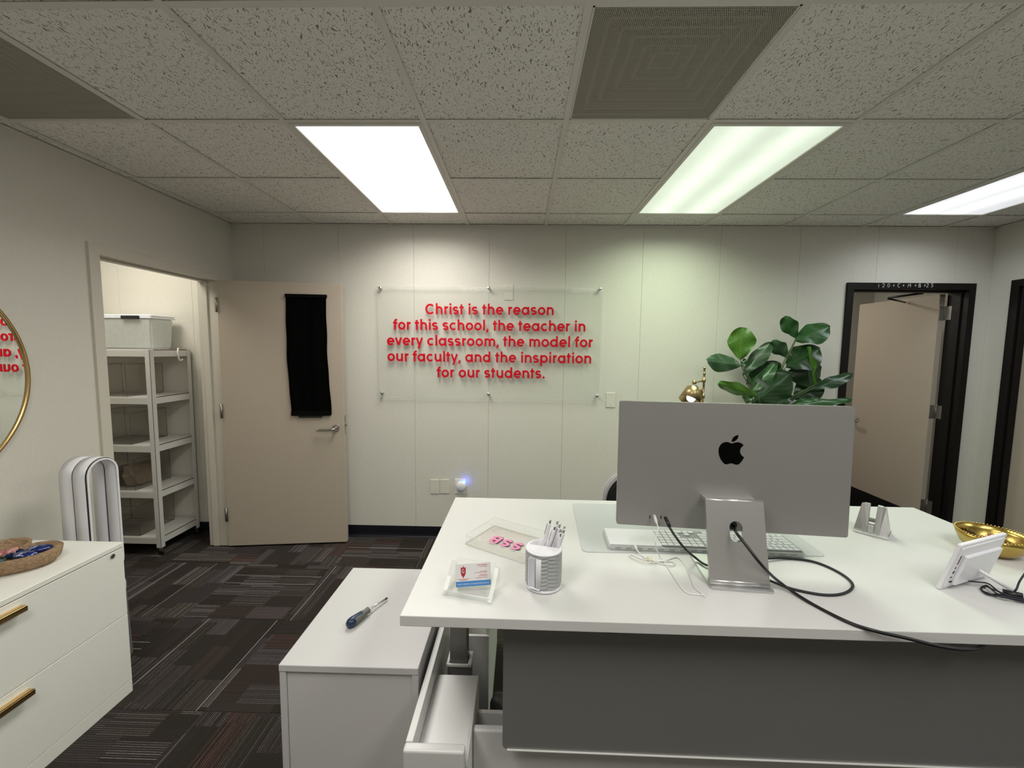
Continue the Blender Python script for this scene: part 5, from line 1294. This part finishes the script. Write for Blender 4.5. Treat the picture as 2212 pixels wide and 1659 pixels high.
# ------------------------------------------------------------------ things behind the monitor
CBH = .80
cb2 = thing('rear_cabinet', 'white cabinet against back wall hidden behind the monitor', 'cabinet', (1.02, 1.02, 0))
obj('body', bxm(bmesh.new(), 0, 1.08, .02, .455, .05, CBH - .025, .002, 1), M_CABW, cb2)
obj('top', bxm(bmesh.new(), -.01, 1.09, .0, .46, CBH - .025, CBH, .002, 1), M_CABW, cb2)
for k_ in range(2): obj('cabinet_door', bxm(bmesh.new(), .005 + k_ * .54, .535 + k_ * .54, .002, .0195, .07, CBH - .03, .002, 1), M_CABW, cb2)
obj('plinth', bxm(bmesh.new(), .02, 1.06, .04, .45, 0, .05), M_BLACK, cb2)

# brass lamp
LYp = 1.16
def lp_(x, y, d=0): return at(x, y, 1, LYp + d)
pole_t = lp_(1522, 793)
lm = thing('desk_lamp', 'antique brass desk lamp with lit drum shade behind monitor', 'lamp', (pole_t.x, LYp, CBH))
LI = T(pole_t.x, LYp, CBH).inverted()
hp = pole_t.z - CBH
obj('base', lathe([(0, 0), (.085, 0), (.088, .006), (.084, .014), (.02, .02), (.012, .03), (0, .03)], 48), M_ABRASS, lm)
jz = (lp_(1520, 822).z) - CBH
prof = [(.0075, .025), (.0075, jz - .13), (.012, jz - .128), (.012, jz - .10), (.0075, jz - .098), (.0075, jz - .014), (.0125, jz - .012), (.0125, jz + .012), (.0075, jz + .014), (.0075, jz + .045), (.010, jz + .047), (.010, jz + .054), (.0075, jz + .056), (.0075, hp - .012), (.010, hp - .010), (.009, hp - .002), (.004, hp), (0, hp)]
obj('pole', lathe(prof, 20), M_ABRASS, lm)
kn = LI @ lp_(1500, 826, -.05)
obj('arm', tube([(0, 0, jz), kn], .006, 12, smooth=False), M_ABRASS, lm)
obj('knuckle', tf(cyl(.014, .028, 20), T(*kn) @ T(0, 0, -.014)), M_ABRASS, lm)
sc_top = LI @ lp_(1501, 842, -.055); sc_bot = LI @ lp_(1490, 866, -.088)
ax_ = (sc_top - sc_bot).normalized(); q = ax_.to_track_quat('Z', 'Y').to_matrix().to_4x4()
SM = T(*sc_top) @ q
obj('socket', tf(lathe([(0, .03), (.010, .03), (.012, .012), (.022, .010), (.022, -.006), (0, -.006)], 24), SM), M_ABRASS, lm)
obj('shade', tf(lathe([(0, 0), (.054, 0), (.0585, -.0005), (.060, -.002), (.0606, -.006), (.076, -.098), (.0745, -.098), (.0585, -.007), (0, -.004)], 48), SM), M_ABRASS, lm)
bm = bmesh.new(); bmesh.ops.create_icosphere(bm, subdivisions=3, radius=.030, matrix=SM @ T(0, 0, -.068)); obj('bulb', bm, mat('bulb_glow', (1, 1, 1), .3, emit=(1, .93, .78), estr=16), lm, 'glowing bulb', smooth=True)

# fiddle leaf plant
PX, PY = 1.62, 1.235
pt = thing('fiddle_leaf_plant', 'fiddle leaf fig plant with glossy green leaves behind the monitor', 'potted plant', (PX, PY, CBH))
obj('pot', lathe([(0, 0), (.08, 0), (.085, .005), (.105, .17), (.110, .172), (.110, .185), (.100, .185), (.092, .15), (0, .15)], 40), M_WHITE2, pt)
obj('soil', tf(cyl(.094, .01, 32), T(0, 0, .15)), mat('soil', (.03, .02, .015), .95, noise=.4, bump=.8), pt)
PI_ = T(PX, PY, CBH).inverted()
def leaf_mat(name, c, c2):
    m, t, b = nt(name); N = t.nodes; L = t.links
    b.inputs['Roughness'].default_value = .30; b.inputs['Specular IOR Level'].default_value = .5
    uv = N.new('ShaderNodeTexCoord'); sp = N.new('ShaderNodeSeparateXYZ'); L.new(uv.outputs['UV'], sp.inputs[0])
    # veins in uv: u across (0..1), v along
    a = N.new('ShaderNodeMath'); a.operation = 'SUBTRACT'; a.inputs[1].default_value = .5; L.new(sp.outputs[0], a.inputs[0])
    ab = N.new('ShaderNodeMath'); ab.operation = 'ABSOLUTE'; L.new(a.outputs[0], ab.inputs[0])
    mid = N.new('ShaderNodeMath'); mid.operation = 'LESS_THAN'; mid.inputs[1].default_value = .018; L.new(ab.outputs[0], mid.inputs[0])
    k = N.new('ShaderNodeMath'); k.operation = 'MULTIPLY_ADD'; k.inputs[1].default_value = -.9; L.new(ab.outputs[0], k.inputs[0]); L.new(sp.outputs[1], k.inputs[2])
    f = N.new('ShaderNodeMath'); f.operation = 'MULTIPLY'; f.inputs[1].default_value = 7; L.new(k.outputs[0], f.inputs[0])
    fr = N.new('ShaderNodeMath'); fr.operation = 'FRACT'; L.new(f.outputs[0], fr.inputs[0])
    v = N.new('ShaderNodeMath'); v.operation = 'LESS_THAN'; v.inputs[1].default_value = .09; L.new(fr.outputs[0], v.inputs[0])
    mx = N.new('ShaderNodeMath'); mx.operation = 'MAXIMUM'; L.new(mid.outputs[0], mx.inputs[0]); L.new(v.outputs[0], mx.inputs[1])
    ms = N.new('ShaderNodeMath'); ms.operation = 'MULTIPLY'; ms.inputs[1].default_value = .5; L.new(mx.outputs[0], ms.inputs[0])
    mm = N.new('ShaderNodeMix'); mm.data_type = 'RGBA'; mm.inputs['A'].default_value = c + (1,); mm.inputs['B'].default_value = c2 + (1,); L.new(ms.outputs[0], mm.inputs['Factor'])
    L.new(mm.outputs['Result'], b.inputs['Base Color'])
    bp = N.new('ShaderNodeBump'); bp.inputs['Strength'].default_value = .5; bp.inputs['Distance'].default_value = .004; bp.invert = True; L.new(mx.outputs[0], bp.inputs['Height']); L.new(bp.outputs[0], b.inputs['Normal'])
    return m
LMATS = {'d': leaf_mat('leaf_dark', (.010, .040, .010), (.05, .11, .03)), 'm': leaf_mat('leaf_mid', (.022, .085, .020), (.08, .18, .05)), 'o': leaf_mat('leaf_olive', (.055, .15, .012), (.12, .24, .04)), 'g': leaf_mat('leaf_grey', (.035, .085, .035), (.08, .15, .07))}
def leaf(bx, by, tx, ty, wpx, m_, tilt=.25, fold=.18, dep=0, curl=.1, dtip=0):
    cv = lambda x, y, d: at(1300 + x / 3.814, 660 + y / 3.814, 1, PY + d)
    B = cv(bx, by, dep); Tp = cv(tx, ty, dep + dtip); ax = Tp - B; Ln = ax.length
    wd = 1.12 * wpx / 3.814 / F_PX * (PY + dep + 1.86)
    view = (B - CAM).normalized(); e1 = ax.normalized(); e2 = e1.cross(view).normalized(); e3 = e2.cross(e1).normalized()
    e2r = (e2 * math.cos(tilt) + e3 * math.sin(tilt)); e3r = e1.cross(e2r)
    nu, nv = 8, 14; bm = bmesh.new(); uvl = bm.loops.layers.uv.new('UVMap'); G = {}
    for j in range(nv + 1):
        v = 1 - (1 - j / nv) ** 1.7
        wv = max(0, math.sin(PI * v ** .82)) ** .48 * (.36 + .64 * min(1, v / .6))
        wv = max(wv, .02)
        for i in range(nu + 1):
            u = i / nu * 2 - 1
            p = B + ax * v + e2r * (u * wv * wd / 2) + e3r * (-abs(u) * fold * wd * wv + .012 * math.sin(v * 13 + u * 2) * abs(u) - curl * Ln * (v - .5) ** 2)
            G[i, j] = bm.verts.new(PI_ @ p)
    for i in range(nu):
        for j in range(nv):
            f = bm.faces.new((G[i, j], G[i + 1, j], G[i + 1, j + 1], G[i, j + 1])); f.smooth = True
            for lp, (ii, jj) in zip(f.loops, ((i, j), (i + 1, j), (i + 1, j + 1), (i, j + 1))): lp[uvl].uv = (ii / nu, jj / nv)
    obj('leaf', bm, LMATS[m_], pt)
    return PI_ @ B
LV = [(1140, 448, 1150, 178, 205, 'o', .2, .10, .02), (1160, 490, 870, 452, 150, 'g', -.2, .2, -.02), (1600, 270, 1497, 95, 125, 'm', .3, .1, .0), (1600, 285, 1885, 172, 185, 'm', .25, .12, -.02),
      (1520, 500, 1800, 350, 235, 'd', .25, .12, -.03), (1530, 430, 1398, 298, 120, 'g', .3, .15, .02), (1160, 570, 1402, 300, 125, 'g', .2, .1, .03), (1725, 680, 1690, 462, 270, 'd', -.5, .22, .0),
      (1748, 655, 1690, 342, 48, 'o', .9, .5, -.05), (1715, 695, 2072, 562, 100, 'd', .3, .15, -.04), (1560, 815, 2068, 772, 70, 'm', .5, .2, -.05), (1540, 820, 1800, 768, 80, 'm', .4, .2, -.03),
      (1255, 800, 1560, 560, 290, 'd', -.2, .14, -.05), (1200, 745, 1430, 470, 120, 'm', .4, .2, -.01), (1290, 750, 958, 645, 105, 'o', .35, .2, -.08), (1590, 770, 1810, 610, 200, 'd', .1, .1, .04),
      (1190, 810, 1215, 690, 90, 'm', .2, .15, -.02), (1150, 500, 1185, 440, 45, 'g', .3, .1, .0), (1190, 640, 1480, 480, 190, 'd', .1, .1, .05), (1380, 810, 1590, 750, 90, 'd', .4, .2, -.04), (1270, 700, 1460, 520, 240, 'd', .0, .1, .04), (1250, 820, 1420, 640, 200, 'd', .2, .1, .02)]
roots = [leaf(*a[:5], a[5], a[6], a[7], a[8]) for a in LV]
stems = bmesh.new()
for k_, rp in enumerate(roots):
    base_ = Vector((.02 * math.cos(k_ * 2.1), .02 * math.sin(k_ * 2.1), .15)); mid = base_.lerp(rp, .55) + Vector((0, 0, .05)); mid.x *= .8
    mid.x = base_.x + (rp.x - base_.x) * .45
    tube([base_, mid, rp], .0032, 6, bm=stems, k=4)
obj('stems', stems, mat('stem_green', (.06, .10, .03), .6), pt)

# office chair behind the desk -------------------------------------
oc = thing('office_chair', 'black and white shell office chair behind the desk', 'chair', (.460, .120, 0), math.radians(4))
def shell(bm_w, zc0, zh, y0, th, n=40):
    return tf(prism(rrect(bm_w, zh, .13, 10), -th / 2, th / 2, bev=th * .35), T(0, y0, zc0) @ RX(PI / 2))
obj('back_shell', shell(.500, .780, .50, -.045, .020), M_WHITE2, oc, 'white shell edge')
obj('back_pad', shell(.470, .780, .47, -.062, .022), mat('chair_black', (.010, .010, .011), .6), oc)
obj('seat', tf(prism(rrect(.48, .46, .09, 8), 0, .06, bev=.02), T(0, .18, .44)), mat('chair_black', (.01, .01, .011)), oc)
obj('bracket', bxm(bmesh.new(), -.03, .03, -.04, .10, .42, .60, .01), M_BLACK, oc)
obj('gas_lift', tf(cyl(.025, .36, 16), T(0, .18, .09)), M_BLACK, oc)
for k_ in range(5):
    a = k_ * 2 * PI / 5 + .3; ex, ey = .28 * math.cos(a), .18 + .28 * math.sin(a)
    obj('base_arm', tube([(0, .18, .10), (ex, ey, .075)], .018, 8, smooth=False), M_BLACK, oc)
    obj('caster', tf(lathe([(0, -.018), (.024, -.018), (.028, -.012), (.028, .012), (.024, .018), (0, .018)], 18), T(ex, ey, .028) @ RZ(a) @ RX(PI / 2)), M_BLACK, oc)
